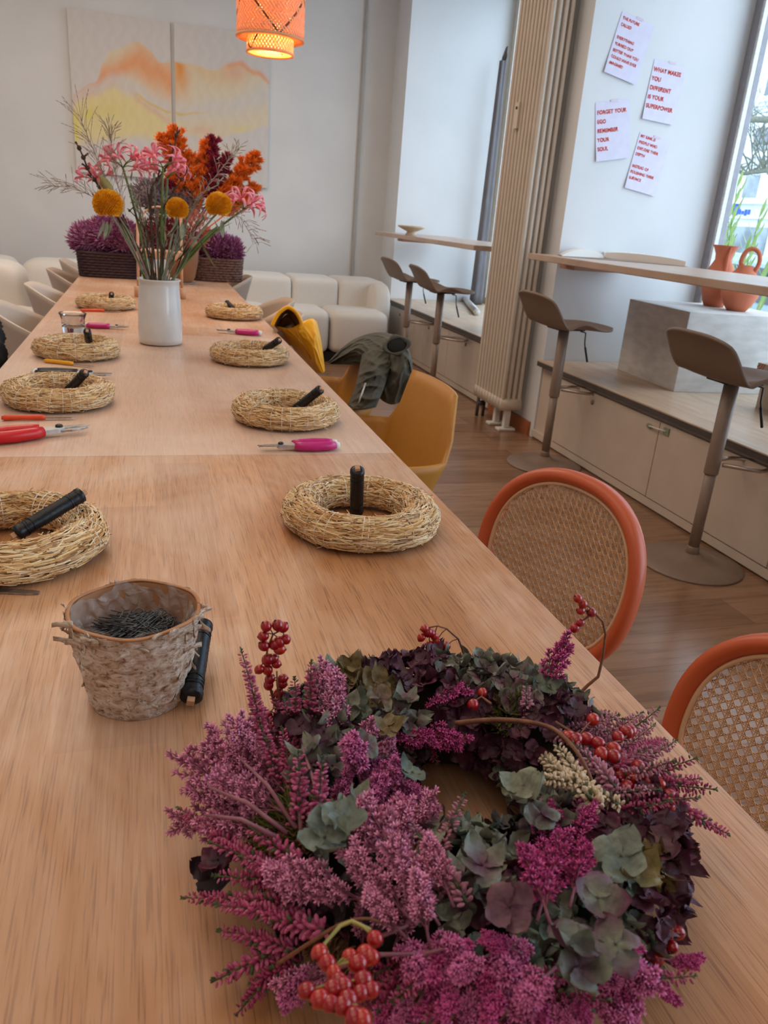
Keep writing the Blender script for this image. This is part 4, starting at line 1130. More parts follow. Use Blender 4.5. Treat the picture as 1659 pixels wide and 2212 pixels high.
s = M(); s.bx(.4, 2.05, 6.72, 7.6, .0, .08); obj('base', s, MT['black'], t)
t = thing('sofa', 'cream rounded corner sofa behind the chairs on the left', 'sofa', (-1.2, 7.0, 0), 'cream boucle sofas')
for (a, b) in ((-.98, -.40), (-1.6, -1.02)):
    s = M(); cushion(s, a, b, 6.9, 7.5, .06, .70, p=6); obj('back_cushion', s, MT['sofa'], t)
s = M(); cushion(s, -1.55, -.80, 5.75, 6.25, .06, .76, p=6); obj('back_cushion', s, MT['sofa'], t)
s = M(); cushion(s, -1.45, -.63, 5.05, 5.95, .06, .50, p=4.5); obj('seat_cushion', s, MT['sofa'], t)
s = M(); cushion(s, -1.5, -.45, 6.35, 7.0, .06, .44, p=4.5); obj('seat_cushion', s, MT['sofa'], t)
s = M(); s.bx(-1.5, -.6, 5.2, 7.3, 0, .08); obj('base', s, MT['black'], t)

# ------------------------------------------------------------------ coats on chairs
def wr(a, b, k=1): return .5*math.sin(a*9*k+math.sin(b*7*k)*1.3)+.3*math.sin(a*19*k+b*13*k)+.2*math.sin(b*27*k-a*11*k)
def blanket(s, path, y0, y1, amp, nu=60, nv=44, mi=0, narrow=lambda q: 1, wk=1):
    """sheet: path of (x,z) points swept along Y, with folds"""
    cum = [0]
    for a, b in zip(path, path[1:]): cum.append(cum[-1]+math.hypot(b[0]-a[0], b[1]-a[1]))
    def pt(u):
        d = u*cum[-1]
        for i in range(len(path)-1):
            if d <= cum[i+1]+1e-9:
                q = (d-cum[i])/(cum[i+1]-cum[i]); return path[i][0]+(path[i+1][0]-path[i][0])*q, path[i][1]+(path[i+1][1]-path[i][1])*q
        return path[-1]
    yc = (y0+y1)/2
    def fn(u, v):
        x, z = pt(u); y = yc+(y0-yc+(y1-y0)*v)*narrow(u)
        w = amp*wr(v*1.3, u*.6, wk)
        return (x+w*.8, y+w*.4*math.sin(u*6), z+w*.5*(1-abs(2*v-1)))
    s.grid(fn, nu, nv, mi)
def sleeve(s, pts, rs, n=18, amp=.012, mi=0, k=1.0, seed=0):
    pts = [Vector(p) for p in pts]; fine = []; rr = []
    m_ = 28
    for i in range(m_+1):
        q = i/m_*(len(pts)-1); a = min(int(q), len(pts)-2); f = q-a; f2 = f*f*(3-2*f)
        fine.append(pts[a].lerp(pts[a+1], f)); rr.append(rs[a]+(rs[a+1]-rs[a])*f2)
    b0 = len(s.v); s.tube(fine, rr, n, mi=mi)
    for i in range(b0, len(s.v)):
        j = (i-b0)//n; c = fine[min(j, m_)]; v = Vector(s.v[i]); d = (v-c)
        if d.length > 1e-6:
            w = amp*wr(j/9+seed, ((i-b0) % n)/n*2.2, k)
            s.v[i] = tuple(v+d.normalized()*w)
def cr(P, t_):
    """Catmull-Rom through a list of vectors"""
    n = len(P)-1; x = min(max(t_*n, 0), n-1e-6); k = int(x); f = x-k
    p0, p1, p2, p3 = P[max(k-1, 0)], P[k], P[k+1], P[min(k+2, n)]
    return .5*((2*p1)+(p2-p0)*f+(2*p0-5*p1+4*p2-p3)*f*f+(3*p1-3*p2+p3-p0)*f**3)
def garment(cols, fold, depth, nu=70, nv=60, bulge=.03):
    """cloth body lofted through columns of points; closed by a back face set 'depth' farther"""
    C_ = [[aty(*q) for q in c] for c in cols]
    def base(u, v):
        return cr([cr(c, v) for c in C_], u)
    def front(u, v):
        p = base(u, v); e = (math.sin(PI*min(max(u, 0), 1))*math.sin(PI*min(max(v, .0), 1)))**.5 if 0 < u < 1 and 0 < v < 1 else 0
        d = (CAMP-p).normalized(); return p+d*(bulge*e+fold(u, v)*(.25+.75*e))
    def back(u, v):
        p = base(u, v); e = (math.sin(PI*u)*math.sin(PI*v))**.5 if 0 < u < 1 and 0 < v < 1 else 0
        return p+Vector((.25, .95, -.15))*depth*e
    s_ = M(); s_.grid(front, nu, nv); s_.grid(back, nu//2, nv//2); return s_
from mathutils import noise as mn
def crease(a, b, sd=0):
    n1 = 1-abs(mn.noise(Vector((a, b, sd))))*2; return max(0, n1)**2.2
t = thing('yellow_raincoat', 'bright yellow raincoat with open hood hung on a chair', 'coat', (.62, 3.4, .7))
fy = lambda u, v: .020*crease(u*3.2+v*.6, v*1.3, 3)+.010*crease(u*7-v, v*2.6, 8)
s = garment([[(588, 700, 3.400), (625, 742, 3.370), (668, 800, 3.350)], [(606, 706, 3.310), (640, 745, 3.290), (676, 806, 3.270)], [(630, 708, 3.250), (655, 742, 3.230), (686, 806, 3.210)],
             [(655, 694, 3.230), (672, 738, 3.190), (694, 806, 3.170)], [(674, 688, 3.250), (688, 735, 3.200), (700, 804, 3.180)], [(685, 696, 3.270), (694, 738, 3.230), (702, 800, 3.210)]], fy, .10, bulge=.02)
obj('coat_body', s, MT['jy'], t)
arch = [Vector((x, y, 0)) for x, y in ((588, 703), (596, 688), (606, 673), (620, 662), (632, 668), (643, 682), (651, 698), (648, 708))]
def hood(u, v, k=1.0):
    a = cr(arch, u); c = Vector((618, 712, 0)); q = c+(a-c)*k*(1-.30*v*v)
    return aty(q.x, q.y, 3.20+.17*v)+Vector((0, 0, .004*math.sin(u*11+v*4)))
s = M(); s.grid(hood, 40, 12); s.tube([hood(i/40, 0) for i in range(41)], .0065, 8); obj('hood', s, MT['jy'], t, solid=.003)
s = M(); s.grid(lambda u, v: hood(u, v, .93), 30, 10); s.grid(lambda u, v: aty(*(Vector((618, 712, 0)).lerp(cr(arch, u)*1.0, .66*v))[:2], 3.36), 24, 4); obj('lining', s, MT['jyi'], t, solid=.002)
s = M(); s.tube([aty(636, 706, 3.205), aty(650, 735, 3.190), aty(672, 775, 3.185)], .0025, 6); obj('zip', s, MT['must'], t)
t = thing('olive_parka', 'olive cotton parka bunched over a mustard armchair', 'coat', (.74, 2.65, .75))
fo = lambda u, v: .034*crease(u*2.6+v*1.5, v*2.2-u, 1)+.020*crease(u*6-v*3, v*4+u*2, 5)+.008*crease(u*14+v*5, v*9, 9)
s = garment([[(708, 783, 2.670), (712, 785, 2.650), (716, 787, 2.650)], [(738, 752, 2.630), (742, 768, 2.590), (750, 788, 2.570)], [(772, 729, 2.610), (775, 752, 2.510), (784, 792, 2.490)], [(812, 718, 2.570), (815, 765, 2.410), (812, 850, 2.350)],
             [(848, 722, 2.490), (852, 765, 2.310), (838, 872, 2.290)], [(874, 738, 2.390), (880, 775, 2.250), (862, 870, 2.270)], [(888, 766, 2.320), (891, 800, 2.240), (878, 850, 2.260)]], fo, .13, bulge=.03, nu=110, nv=90)
obj('coat_body', s, MT['jo'], t)
fs = lambda u, v: .020*crease(u*2+v*1.5, v*5, 2)+.010*crease(u*5, v*9+u*2, 6)
s = garment([[(782, 765, 2.430), (775, 800, 2.370), (766, 838, 2.320), (750, 876, 2.270)], [(805, 755, 2.350), (792, 800, 2.290), (782, 840, 2.240), (768, 884, 2.190)], [(832, 758, 2.310), (818, 800, 2.270), (806, 842, 2.220), (790, 884, 2.170)], [(855, 768, 2.310), (842, 800, 2.270), (828, 842, 2.230), (812, 880, 2.190)]], fs, .09, nu=50, nv=60, bulge=.02)
obj('sleeve', s, MT['jo'], t)
s = M(); hc = aty(857, 746, 2.260); n_ = (CAMP-hc).normalized(); u_ = n_.cross(Vector((0, 0, 1))).normalized(); w_ = u_.cross(n_)
lp = [hc+n_*.012-u_*(.034*math.cos(a))*(1+.2*math.sin(2*a))+w_*(.026*math.sin(a))+u_*.0 for a in [2*PI*i/28 for i in range(28)]]
s.tube(lp, [.0055+.0025*math.sin(i*.9) for i in range(28)], 10, closed=True); obj('hood_rim', s, MT['jo'], t)
s = M(); s.ell(hc+n_*.008, (.031, .010, .024), 18, 8, Matrix((u_, n_, w_)).transposed()); obj('hood_shade_disc', s, MT['joi'], t)  # black disc paints the shade inside the hood opening
s = M(); s.tube([aty(790, 828, 2.200), aty(782, 850, 2.180), aty(774, 872, 2.160)], .0028, 6); obj('zip', s, MT['alu'], t)
# dark cloth at the left edge
t = thing('black_jacket', 'black jacket on a seat at the left edge of the picture', 'jacket', (-.62, 2.95, .5))
s = M(); sleeve(s, [aty(-14, 690, 3.0), aty(-12, 730, 2.95), aty(-14, 780, 2.9), aty(-30, 880, 2.85)], [.02, .032, .045, .06], amp=.008); obj('jacket_body', s, MT['bagb'], t)
# ------------------------------------------------------------------ straw rings
def straw_ring(seed, n_str, lab, R0=.0975, r0=.0283):
    rs = random.Random(seed)
    t = thing('straw_ring', lab, 'straw wreath', (0, 0, 0), 'straw wreath forms on the table')
    def P(a, b, k=1.0):
        rr = r0*k*(1+.05*math.sin(5*a+1)+.04*math.sin(9*a+2*b))
        zz = r0*.92*k*math.sin(b)
        return Vector(((R0+rr*math.cos(b))*math.cos(a), (R0+rr*math.cos(b))*math.sin(a), r0*.92+zz))
    s = M(); s.grid(lambda u, v: P(2*PI*u, 2*PI*v, .93), 72, 20); obj('straw_bundle', s, MT['strawcore'], t, weld=True)
    cols = [lin(c) for c in ('#e6c088', '#dbad70', '#c8945a', '#f2dab0', '#b8844c', '#e0bc88', '#966a3c', '#ecd09e')]
    s = M()
    for k in range(n_str):
        a = rs.uniform(0, 2*PI); b = rs.uniform(-.75, PI+.75)
        L = rs.uniform(.12, .34); tw = rs.gauss(0, .085); lift = rs.uniform(.97, 1.05); loose = rs.random() < .10
        m_ = 5; pts = []
        for i in range(m_+1):
            q = i/m_; kk = lift+(.10*q*q*rs.uniform(.2, 1.2) if loose else .012*math.sin(PI*q))
            pts.append(P(a+L*q, b+tw*q*2, kk))
        w = rs.uniform(.0006, .0014); V = []
        for i, p in enumerate(pts):
            c = Vector((math.cos(a+L*i/m_), math.sin(a+L*i/m_), 0))*R0+Vector((0, 0, r0*.92)); nn = (p-c).normalized()
            tt = (pts[min(i+1, m_)]-pts[max(i-1, 0)]).normalized(); sd = nn.cross(tt)*w
            V += [p+sd, p+nn*w*.7, p-sd]
        F = []
        for i in range(m_):
            for j in range(2): F.append((3*i+j, 3*i+j+1, 3*i+4+j, 3*i+3+j))
        c = rs.choice(cols); f = rs.uniform(.85, 1.12); s.add(V, F, 0, tuple(x*f for x in c), False)
    for k in range(n_str//24):
        a = rs.uniform(0, 2*PI); b = rs.uniform(-.9, PI+.3); p = P(a, b, .98)
        c = Vector((math.cos(a), math.sin(a), 0))*R0+Vector((0, 0, r0*.92)); nn = (p-c).normalized()
        d = (nn*.7+Vector((-math.sin(a), math.cos(a), 0))*rs.choice((-1, 1))+Vector((rs.uniform(-.4, .4),)*3)).normalized()
        e = p+d*rs.uniform(.005, .013)
        if e.z < .002: continue
        s.tube([p, p.lerp(e, .5)+nn*.001, e], rs.uniform(.0004, .0008), 4, col=rs.choice(cols))
    o = obj('straw_stalks', s, MT['straw'], t, colors=True); o['kind'] = 'stuff'
    s = M()
    for k in range(46):
        a = 2*PI*k/46+rs.uniform(-.04, .04); sl = rs.uniform(-.05, .12)
        if rs.random() < .45: continue
        s.tube([P(a+sl*j/12, -1.0+(PI+2.0)*j/12, 1.06) for j in range(13)],   .0009, 4)
    obj('binding_thread', s, MT['thread'], t)
    return t
ra = straw_ring(11, 5200, 'x'); rb = straw_ring(29, 4600, 'x')
def mid_xy(l, r_, z=.775):
    a = atz(*l, z); b = atz(*r_, z); return (a.x+b.x)/2, (a.y+b.y)/2, (a-b).length/2
SC = .128
def put_ring(first, x, y, ang, lab, tilt=0, new=True):
    if new: return dup(first, (x, y, TZ), (0, 0, ang), lab)
    first.location = (x, y, TZ); first.rotation_euler = (0, 0, ang); first['label'] = lab; return first
put_ring(ra, .318, 1.120, .3, 'large straw ring nearest on the right, black wire spool standing in it', new=False)
put_ring(rb, -.193, 1.075, 1.0, 'straw ring cut by the left edge of the picture', new=False)
put_ring(rb, .305, 1.795, 2.2, 'straw ring right side on the pale table, above the pink-handled pruners')
put_ring(ra, .310, 2.545, 4.0, 'straw ring on the right beside the yellow coat')
put_ring(rb, .366, 3.600, 5.2, 'farthest straw ring on the right side of the table')
put_ring(ra, -.212, 1.955, 1.6, 'straw ring on the left between the black pruners and orange knife')
put_ring(rb, -.216, 2.570, 3.1, 'straw ring on the left behind the yellow knife, before the glass')
put_ring(ra, -.183, 3.760, .9, 'farthest straw ring on the left side of the table')

# ------------------------------------------------------------------ wire spools
def spool(first, p0, p1, lab, L=.118, r=.0098):
    """first end p0, other end p1 (world)"""
    p0, p1 = Vector(p0), Vector(p1); d = (p1-p0).normalized(); q = Vector((0, 0, 1)).rotation_difference(d)
    if first is None:
        t = thing('wire_spool', lab, 'wire spool', p0, 'black florist wire spools')
        s = M(); s.box((0, 0, L/2), (.0075, .0075, L)); k = obj('wooden_core', s, MT['stick'], None, bevel=.0006)
        k.parent = t
        rs = random.Random(3); prof = []; n = 46; z0, z1 = .006, L-.006
        for i in range(n+1):
            z = z0+(z1-z0)*i/n; e = min(i, n-i)/n
            rr = r*(1.0+.10*math.exp(-((e-.05)/.03)**2)) if e > .0 else r*.6
            rr += (.0009 if i % 2 else 0)+rs.uniform(0, .0003)
            if e > .12: rr += .00015*math.sin(i*.35)
            prof.append((rr, z))
        prof = [(.004, z0)]+prof+[(.004, z1)]
        s = M(); s.lathe(prof, 20); k = obj('wound_wire', s, MT['wire'], None); k.parent = t
        s = M()
        for k in range(10):
            a = rs.uniform(0, 2*PI); zc = rs.uniform(.01, .03) if k < 6 else rs.uniform(L-.03, L-.01); tl = rs.uniform(-.35, .35)
            s.tube([((r+.0008)*math.cos(a+w*2*PI/20), (r+.0008)*math.sin(a+w*2*PI/20), zc+tl*r*math.cos(w*2*PI/20)) for w in range(20)], .0004, 4, closed=True)
        k = obj('loose_wire_turns', s, MT['wire'], None); k.parent = t
        first = t
    else:
        first = dup(first, p0, (0, 0, 0), lab)
    first.rotation_mode = 'QUATERNION'; first.rotation_quaternion = q; first.location = p0
    return first
def spool_px(first, a, b, z0, lab, y_hint=None, L=.118):
    """lower end at pixel a at height z0, upper end on the ray through pixel b at distance L"""
    p0 = atz(*a, z0)
    best = min((abs((atz(*b, z1)-p0).length-L)+(.25*max(0, .808-z1)), z1) for z1 in [.795+.001*k for k in range(70)])
    p1 = atz(*b, best[1])
    return spool(first, p0, p1, lab)
sp0 = spool_px(None, (770, 1112), (772, 1009), .762, 'black wire spool standing upright in the nearest right straw ring')
spool_px(sp0, (24, 1160), (186, 1062), .790, 'black wire spool leaning in the straw ring at the left edge')
spool_px(sp0, (635, 886), (696, 838), .762, 'black wire spool leaning in the ring above the pink pruners')
spool_px(sp0, (571, 756), (604, 734), .786, 'black wire spool leaning in the ring beside the yellow coat')
spool_px(sp0, (505, 668), (489, 652), .786, 'black wire spool in the farthest right straw ring')
spool_px(sp0, (146, 846), (186, 802), .762, 'black wire spool in the left ring before the black pruners')
spool_px(sp0, (194, 745), (188, 714), .786, 'black wire spool in the left ring in front of the glass')
spool_px(sp0, (240, 646), (241, 634), .786, 'black wire spool in the farthest left straw ring')
# the one leaning beside the bucket
a = atz(411, 1520, .7605); b = atz(436, 1362, .786)
q_ = spool(sp0, a, a+(b-a).normalized()*.118, 'black wire spool with wooden end, leaning against the birch bucket')

# ------------------------------------------------------------------ pruners and knives
def flatblade(s, pts, z0, z1):
    n = len(pts); V = [(x, y, z0) for x, y in pts]+[(x, y, z1) for x, y in pts]
    F = [tuple(range(n-1, -1, -1)), tuple(range(n, 2*n))]+[(i, (i+1) % n, (i+1) % n+n, i+n) for i in range(n)]
    s.add(V, F, smooth=False)
def pruner(lab, m, loc, rot):
    """handles along -x, blades along +x; lies on its side"""
    t = thing('pruner', lab, 'pruning shears', (0, 0, 0), 'pruning shears on the table')
    for sg, nm in ((1, 0), (-1, 1)):
        s = M(); s.tube([(-.012, sg*.009, .0135), (-.03, sg*.014, .0135), (-.07, sg*.019, .0135), (-.105, sg*.016, .0135), (-.122, sg*.012, .0135)], [.0115, .0125, .013, .0125, .011], 14, flat=.95, up=(0, 0, 1)); obj('grip', s, m, t)
        s = M(); s.tube([(-.120, sg*.012, .0135), (-.134, sg*.010, .0135)], [.0108, .008], 12); obj('end_cap', s, MT['white'], t)
    s = M(); flatblade(s, [(-.018, -.004), (-.015, -.014), (.018, -.013), (.034, -.006), (.030, .005), (.010, .009), (-.016, .016)], .006, .018); obj('head', s, MT['alu'], t, bevel=.0015)
    s = M(); s.lathe([(0, 0), (.0075, 0), (.0075, .003), (.005, .005), (0, .005)], 16, (.024, 0, .018)); obj('pivot_nut', s, MT['black'], t)
    s = M(); flatblade(s, [(.02, .007), (.045, .011), (.068, .007), (.086, -.002), (.066, -.005), (.04, -.006), (.02, -.006)], .0135, .0165); obj('blade', s, MT['steel'], t, bevel=.0005)
    s = M(); flatblade(s, [(.02, -.010), (.045, -.015), (.068, -.012), (.082, -.003), (.066, -.008), (.04, -.009), (.02, -.004)], .009, .013); obj('hook_blade', s, MT['steel'], t, bevel=.0005)
    s = M(); s.tube([(-.008+.012*i/24, .0045*math.cos(i*1.3), .013+.0045*math.sin(i*1.3)) for i in range(25)], .0009, 5); obj('spring', s, MT['steel'], t)
    t.location = loc; t.rotation_euler = (0, 0, rot)
    return t
def on_table(a, b, back):
    """place local +x from pixel a towards pixel b; 'back' = local x of a"""
    p, q = atz(*a, TZ+.012), atz(*b, TZ+.012); d = q-p; ang = math.atan2(d.y, d.x)
    return (p.x-back*math.cos(ang), p.y-back*math.sin(ang), TZ+.0004), ang, d.length
def put_pruner(lab, m, a, b):
    l, g, L = on_table(a, b, -.134); t = pruner(lab, m, l, g); k = L/.22; t.scale = (k,)*3; return t
put_pruner('bright pink-handled pruners beside the table seam', MT['pink'], (757, 957), (585, 962))
put_pruner('small pink-handled pruners beyond the seam, right of the vase', MT['pink'], (579, 720), (481, 713))
put_pruner('pink-handled pruners behind the glass on the left', MT['pink'], (160, 700), (257, 704))
put_pruner('black-handled pruners behind the left straw ring', MT['black'], (60, 805), (234, 808))
put_pruner('red-handled pruners at the left edge of the table', MT['red'], (-52, 948), (194, 921))
def knife(lab, m, a, b, hl=.105):
    p, q = atz(*a, TZ+.006), atz(*b, TZ+.006); d = q-p; ang = math.atan2(d.y, d.x); L = d.length
    t = thing('garden_knife', lab, 'knife', (p.x, p.y, TZ+.0004), 'knives on the table')
    h = L*.58; Z = Matrix.Rotation(ang, 3, 'Z'); o = Vector((p.x, p.y, TZ+.0004))
    s = M(); s.tube([(0, 0, .006), (.006, 0, .006), (h*.5, .001, .0065), (h*.9, 0, .0065), (h, 0, .006)], [.004, .0062, .0055, .006, .005], 12, flat=1.0)
    s.v = [tuple(Z @ Vector(v)+o) for v in s.v]; obj('handle', s, m, t)
    s = M(); flatblade(s, [(h, -.004), (L*.93, -.0045), (L, .001), (L*.9, .0035), (h, .004)], .004, .0055)
    s.v = [tuple(Z @ Vector(v)+o) for v in s.v]; obj('blade', s, MT['steel'], t)
    return t
knife('orange-handled knife just behind the red pruners', MT['orange'], (3, 903), (165, 901))
knife('yellow-handled knife before the left straw ring', MT['yellow'], (96, 779), (203, 791))
knife('orange-handled knife before the farthest left straw ring', MT['orange'], (174, 670), (262, 672))
p = atz(84, 1277, TZ+.004); q = atz(-60, 1271, TZ+.004)
t = thing('metal_file', 'flat metal blade end at the left edge, in front of the cut straw ring', 'metal tool', p)
d = (q-p).normalized(); ang = math.atan2(d.y, d.x); s = M(); flatblade(s, [(0, -.003), (0, .003), (.012, .005), (.16, .005), (.16, -.005), (.012, -.005)], .0004, .003)
Z = Matrix.Rotation(ang, 3, 'Z'); s.v = [tuple(Z @ Vector(v)+Vector((p.x, p.y, TZ))) for v in s.v]; obj('blade', s, MT['steel'], t)

# ------------------------------------------------------------------ glass and vase
p = atz(158, 722, TZ); c = Vector((p.x, p.y+.03, TZ))
t = thing('glass_votive', 'small thick clear glass behind the second left straw ring', 'glass', c)
s = M(); s.lathe([(0, .001), (.036, .001), (.039, .006), (.040, .05), (.046, .066), (.048, .069), (.046, .071), (.038, .062), (.034, .045), (.030, .024), (0, .020)], 36, c); obj('glass_body', s, MT['clear'], t)
VC = Vector((.036, 2.845, TZ))
t = thing('white_vase', 'tall white glazed vase holding the loose flowers', 'vase', VC)
s = M(); s.lathe([(0, .002), (.066, .002), (.0725, .006), (.074, .02), (.0735, .08), (.070, .15), (.066, .198), (.067, .210), (.0725, .216), (.072, .219), (.067, .219), (.062, .208), (.063, .15), (.066, .08), (.064, .03), (0, .022)], 64, VC); obj('vase_body', s, MT['vase'], t)

# ------------------------------------------------------------------ birch bucket
BZ = TZ+.0005
bc = Vector((-.0225, .702, BZ)); rb0, rt0, bh = .0447, .0605, .0985
t = thing('birch_bucket', 'birch bark bucket lined with clear film, full of wire pins', 'bucket', bc)
def bwall(u, v):
    a = 2*PI*u; r = rb0+(rt0-rb0)*v**.9
    w = .0009*math.sin(7*a+4*v)+.0007*math.sin(17*a-9*v)+.0006*math.sin(31*a+21*v)
    r += w*(1 if v > .02 else .3)
    z = bh*v + (.0012*math.sin(5*a)+.0008*math.sin(13*a) if v > .95 else 0)
    return (bc.x+r*1.03*math.cos(a), bc.y+r*math.sin(a), BZ+z)
s = M(); s.grid(bwall, 120, 40); obj('bark_wall', s, MT['birch'], t, weld=True, at=bc)
s = M(); s.grid(lambda u, v: (bc.x+((rb0-.003)+(rt0-rb0)*v)*1.03*math.cos(2*PI*u), bc.y+((rb0-.003)+(rt0-rb0)*v)*math.sin(2*PI*u), BZ+.003+(bh-.004)*v), 80, 10)
s.lathe([(0, .003), (rb0-.003, .003)], 40, bc); obj('inner_lining', s, MT['birch_in'], t)
s = M(); s.grid(lambda u, v: (bc.x+(rt0-.0032+.0036*v)*1.03*math.cos(2*PI*u), bc.y+(rt0-.0032+.0036*v)*math.sin(2*PI*u), BZ+bh-.0006+.0012*math.sin(5*2*PI*u)), 100, 2); obj('rim', s, MT['birch_in'], t, solid=.0018)
rs = random.Random(4); s = M()
for k in range(58):
    a = rs.uniform(0, 2*PI); v = rs.choice([rs.uniform(.82, 1.0), rs.uniform(.1, .9)]); 
    if k < 14: a = rs.choice([rs.gauss(3.5, .35), rs.gauss(5.9, .3)]); v = rs.uniform(.8, 1.0)
    p = Vector(bwall((a/(2*PI)) % 1, v)); nrm = Vector((math.cos(a), math.sin(a), .2)).normalized(); tg = Vector((-math.sin(a), math.cos(a), 0)); up = Vector((0, 0, 1))
    L = rs.uniform(.006, .020); w = rs.uniform(.002, .006); cu = rs.uniform(.15, .6); sg = rs.choice((-1, 1))
    V = []; n = 6
    for i in range(n+1):
        q = i/n; c = p+tg*sg*L*q+nrm*(.0008+cu*L*q*q*(1.3 if k < 14 else .7))+up*(.002*math.sin(3*q+k))
        jag = rs.uniform(.6, 1.1)
        V += [c+up*w*(1-.5*q)*jag, c-up*w*(1-.5*q)*rs.uniform(.5, 1.1)]
    s.add(V, [(2*i, 2*i+1, 2*i+3, 2*i+2) for i in range(n)])
obj('peeling_bark', s, MT['birch'], t, solid=.0007, at=bc)
# crumpled clear film
s = M()
def fl(u, v):
    a = 2*PI*u; r = (rt0-.005)-(.010)*(1-v)+.0022*math.sin(9*a+5*v)+.0016*math.sin(23*a-11*v)
    fold = .006*max(0, math.sin(3*a+1.0))*v*v*(1 if 1.2 < a < 4.3 else .2)
    r -= fold
    z = BZ+.045+.052*v+(.004*math.sin(6*a) if v > .9 else 0)*(-1)
    return (bc.x+r*1.03*math.cos(a), bc.y+r*math.sin(a), z)
s.grid(fl, 110, 14); obj('film_liner', s, MT['film'], t)
# wire pins
t = thing('wire_pins', 'heap of grey U-shaped wire pins in the birch bucket', 'wire pins', (bc.x, bc.y, BZ+.05))
t['kind'] = 'stuff'
s = M(); rs = random.Random(8)
s.lathe([(0, .0), (.040, .0), (.044, .004), (.034, .014), (0, .022)], 24, (bc.x, bc.y, BZ+.044))
for k in range(420):
    a = rs.uniform(0, 2*PI); r = .040*math.sqrt(rs.random()); c = Vector((bc.x+r*math.cos(a), bc.y+r*math.sin(a), BZ+.056+.022*(1-(r/.044)**2)+rs.uniform(-.004, .004)))
    h = rs.gauss(.35, .55); d = Vector((math.cos(h), math.sin(h), rs.gauss(0, .16))).normalized(); e = Vector((-d.y, d.x, rs.uniform(-.3, .3))).normalized()
    L = rs.uniform(.017, .022); w = .0038
    pts = [c-d*L+e*w, c+d*L*.9+e*w, c+d*L+e*w*.6, c+d*L-e*w*.6, c+d*L*.9-e*w, c-d*L-e*w]
    ok = all(((p.x-bc.x)**2+(p.y-bc.y)**2) < .0515**2 and p.z > BZ+.004 for p in pts)
    if ok: s.tube(pts, .00052, 5)
c = Vector((bc.x-.022, bc.y+.01, BZ+.062)); s.tube([c, c+Vector((.022, .012, .022)), c+Vector((.026, .014, .0235)), c+Vector((.030, .012, .021)), c+Vector((.030, .004, .006))], .0006, 6)
obj('pins', s, MT['pin'], t)
t['kind'] = 'stuff'

# ------------------------------------------------------------------ flowers in the vase
def stem_to(s, top, r, foot=None, sag=.02, n=8, mi=0):
    foot = foot or Vector((VC.x+rnd(-.03, .03), VC.y+rnd(-.03, .03), TZ+.06))
    rimx = (VC.x*.3+top.x*.7); top = Vector(top)
    lip = Vector((VC.x+max(-.045, min(.045, (top.x-VC.x)*.3)), VC.y+rnd(-.02, .02), TZ+.215))
    mid = lip.lerp(top, .55)+Vector((-(top.x-VC.x)*sag*4, 0, sag))
    pts = []
    for i in range(n+1):
        q = i/n; pts.append(lip*(1-q)**2+mid*2*q*(1-q)+top*q*q)
    s.tube([foot]+pts, [r*1.1]+[r*(1-.25*i/n) for i in range(n+1)], 8, mi=mi); return pts
for k, (px, py, rr, lab, tl) in enumerate([(233, 441, .046, 'yellow pompon flower on the left of the vase', -.4), (383, 451, .036, 'smaller yellow pompon flower above the middle of the vase', .2), (472, 443, .042, 'yellow pompon flower on the right of the vase', .35)]):
    p = aty(px, py, 2.78)
    t = thing('pompon_flower', lab, 'flower', (p.x, p.y, TZ+.06), 'yellow pompon flowers in the vase')
    s = M(); stem_to(s, p-Vector((0, 0, rr*.5)), .0042); obj('stem', s, MT['stemgrey'], t)
    s = M(); s.ell(p, (rr*.62, rr*.62, rr*.58), 20, 12); rs = random.Random(k); n = 620
    for i in range(n):
        z = 1-2*(i+.5)/n; 
        if z < -.8: continue
        a = i*2.39996; q = math.sqrt(1-z*z); d = Vector((q*math.cos(a), q*math.sin(a), z)); b = p+Vector((d.x*rr*.74, d.y*rr*.74, d.z*rr*.70)); L = rr*.28*rs.uniform(.8, 1.15)
        tg = d.orthogonal().normalized()*(rr*.075); e = b+d*L
        s.add([b+tg, b-tg, e-tg*.8+d*.0, e+tg*.8, b+d*L*.5+d.cross(tg)*.8], [(0, 1, 2, 3), (0, 4, 3), (1, 4, 2)], 0, None, False)
    obj('flower_head', s, MT['pom'], t)
    s = M()
    for i in range(3):
        q = p+Vector((rs.uniform(-.02, .02), -.02, -rr*1.1)); leafm(s, q, Vector((rs.uniform(-.5, .5), -.3, -1)), .06, .008)
    obj('sepal', s, MT['stemgrey'], t)
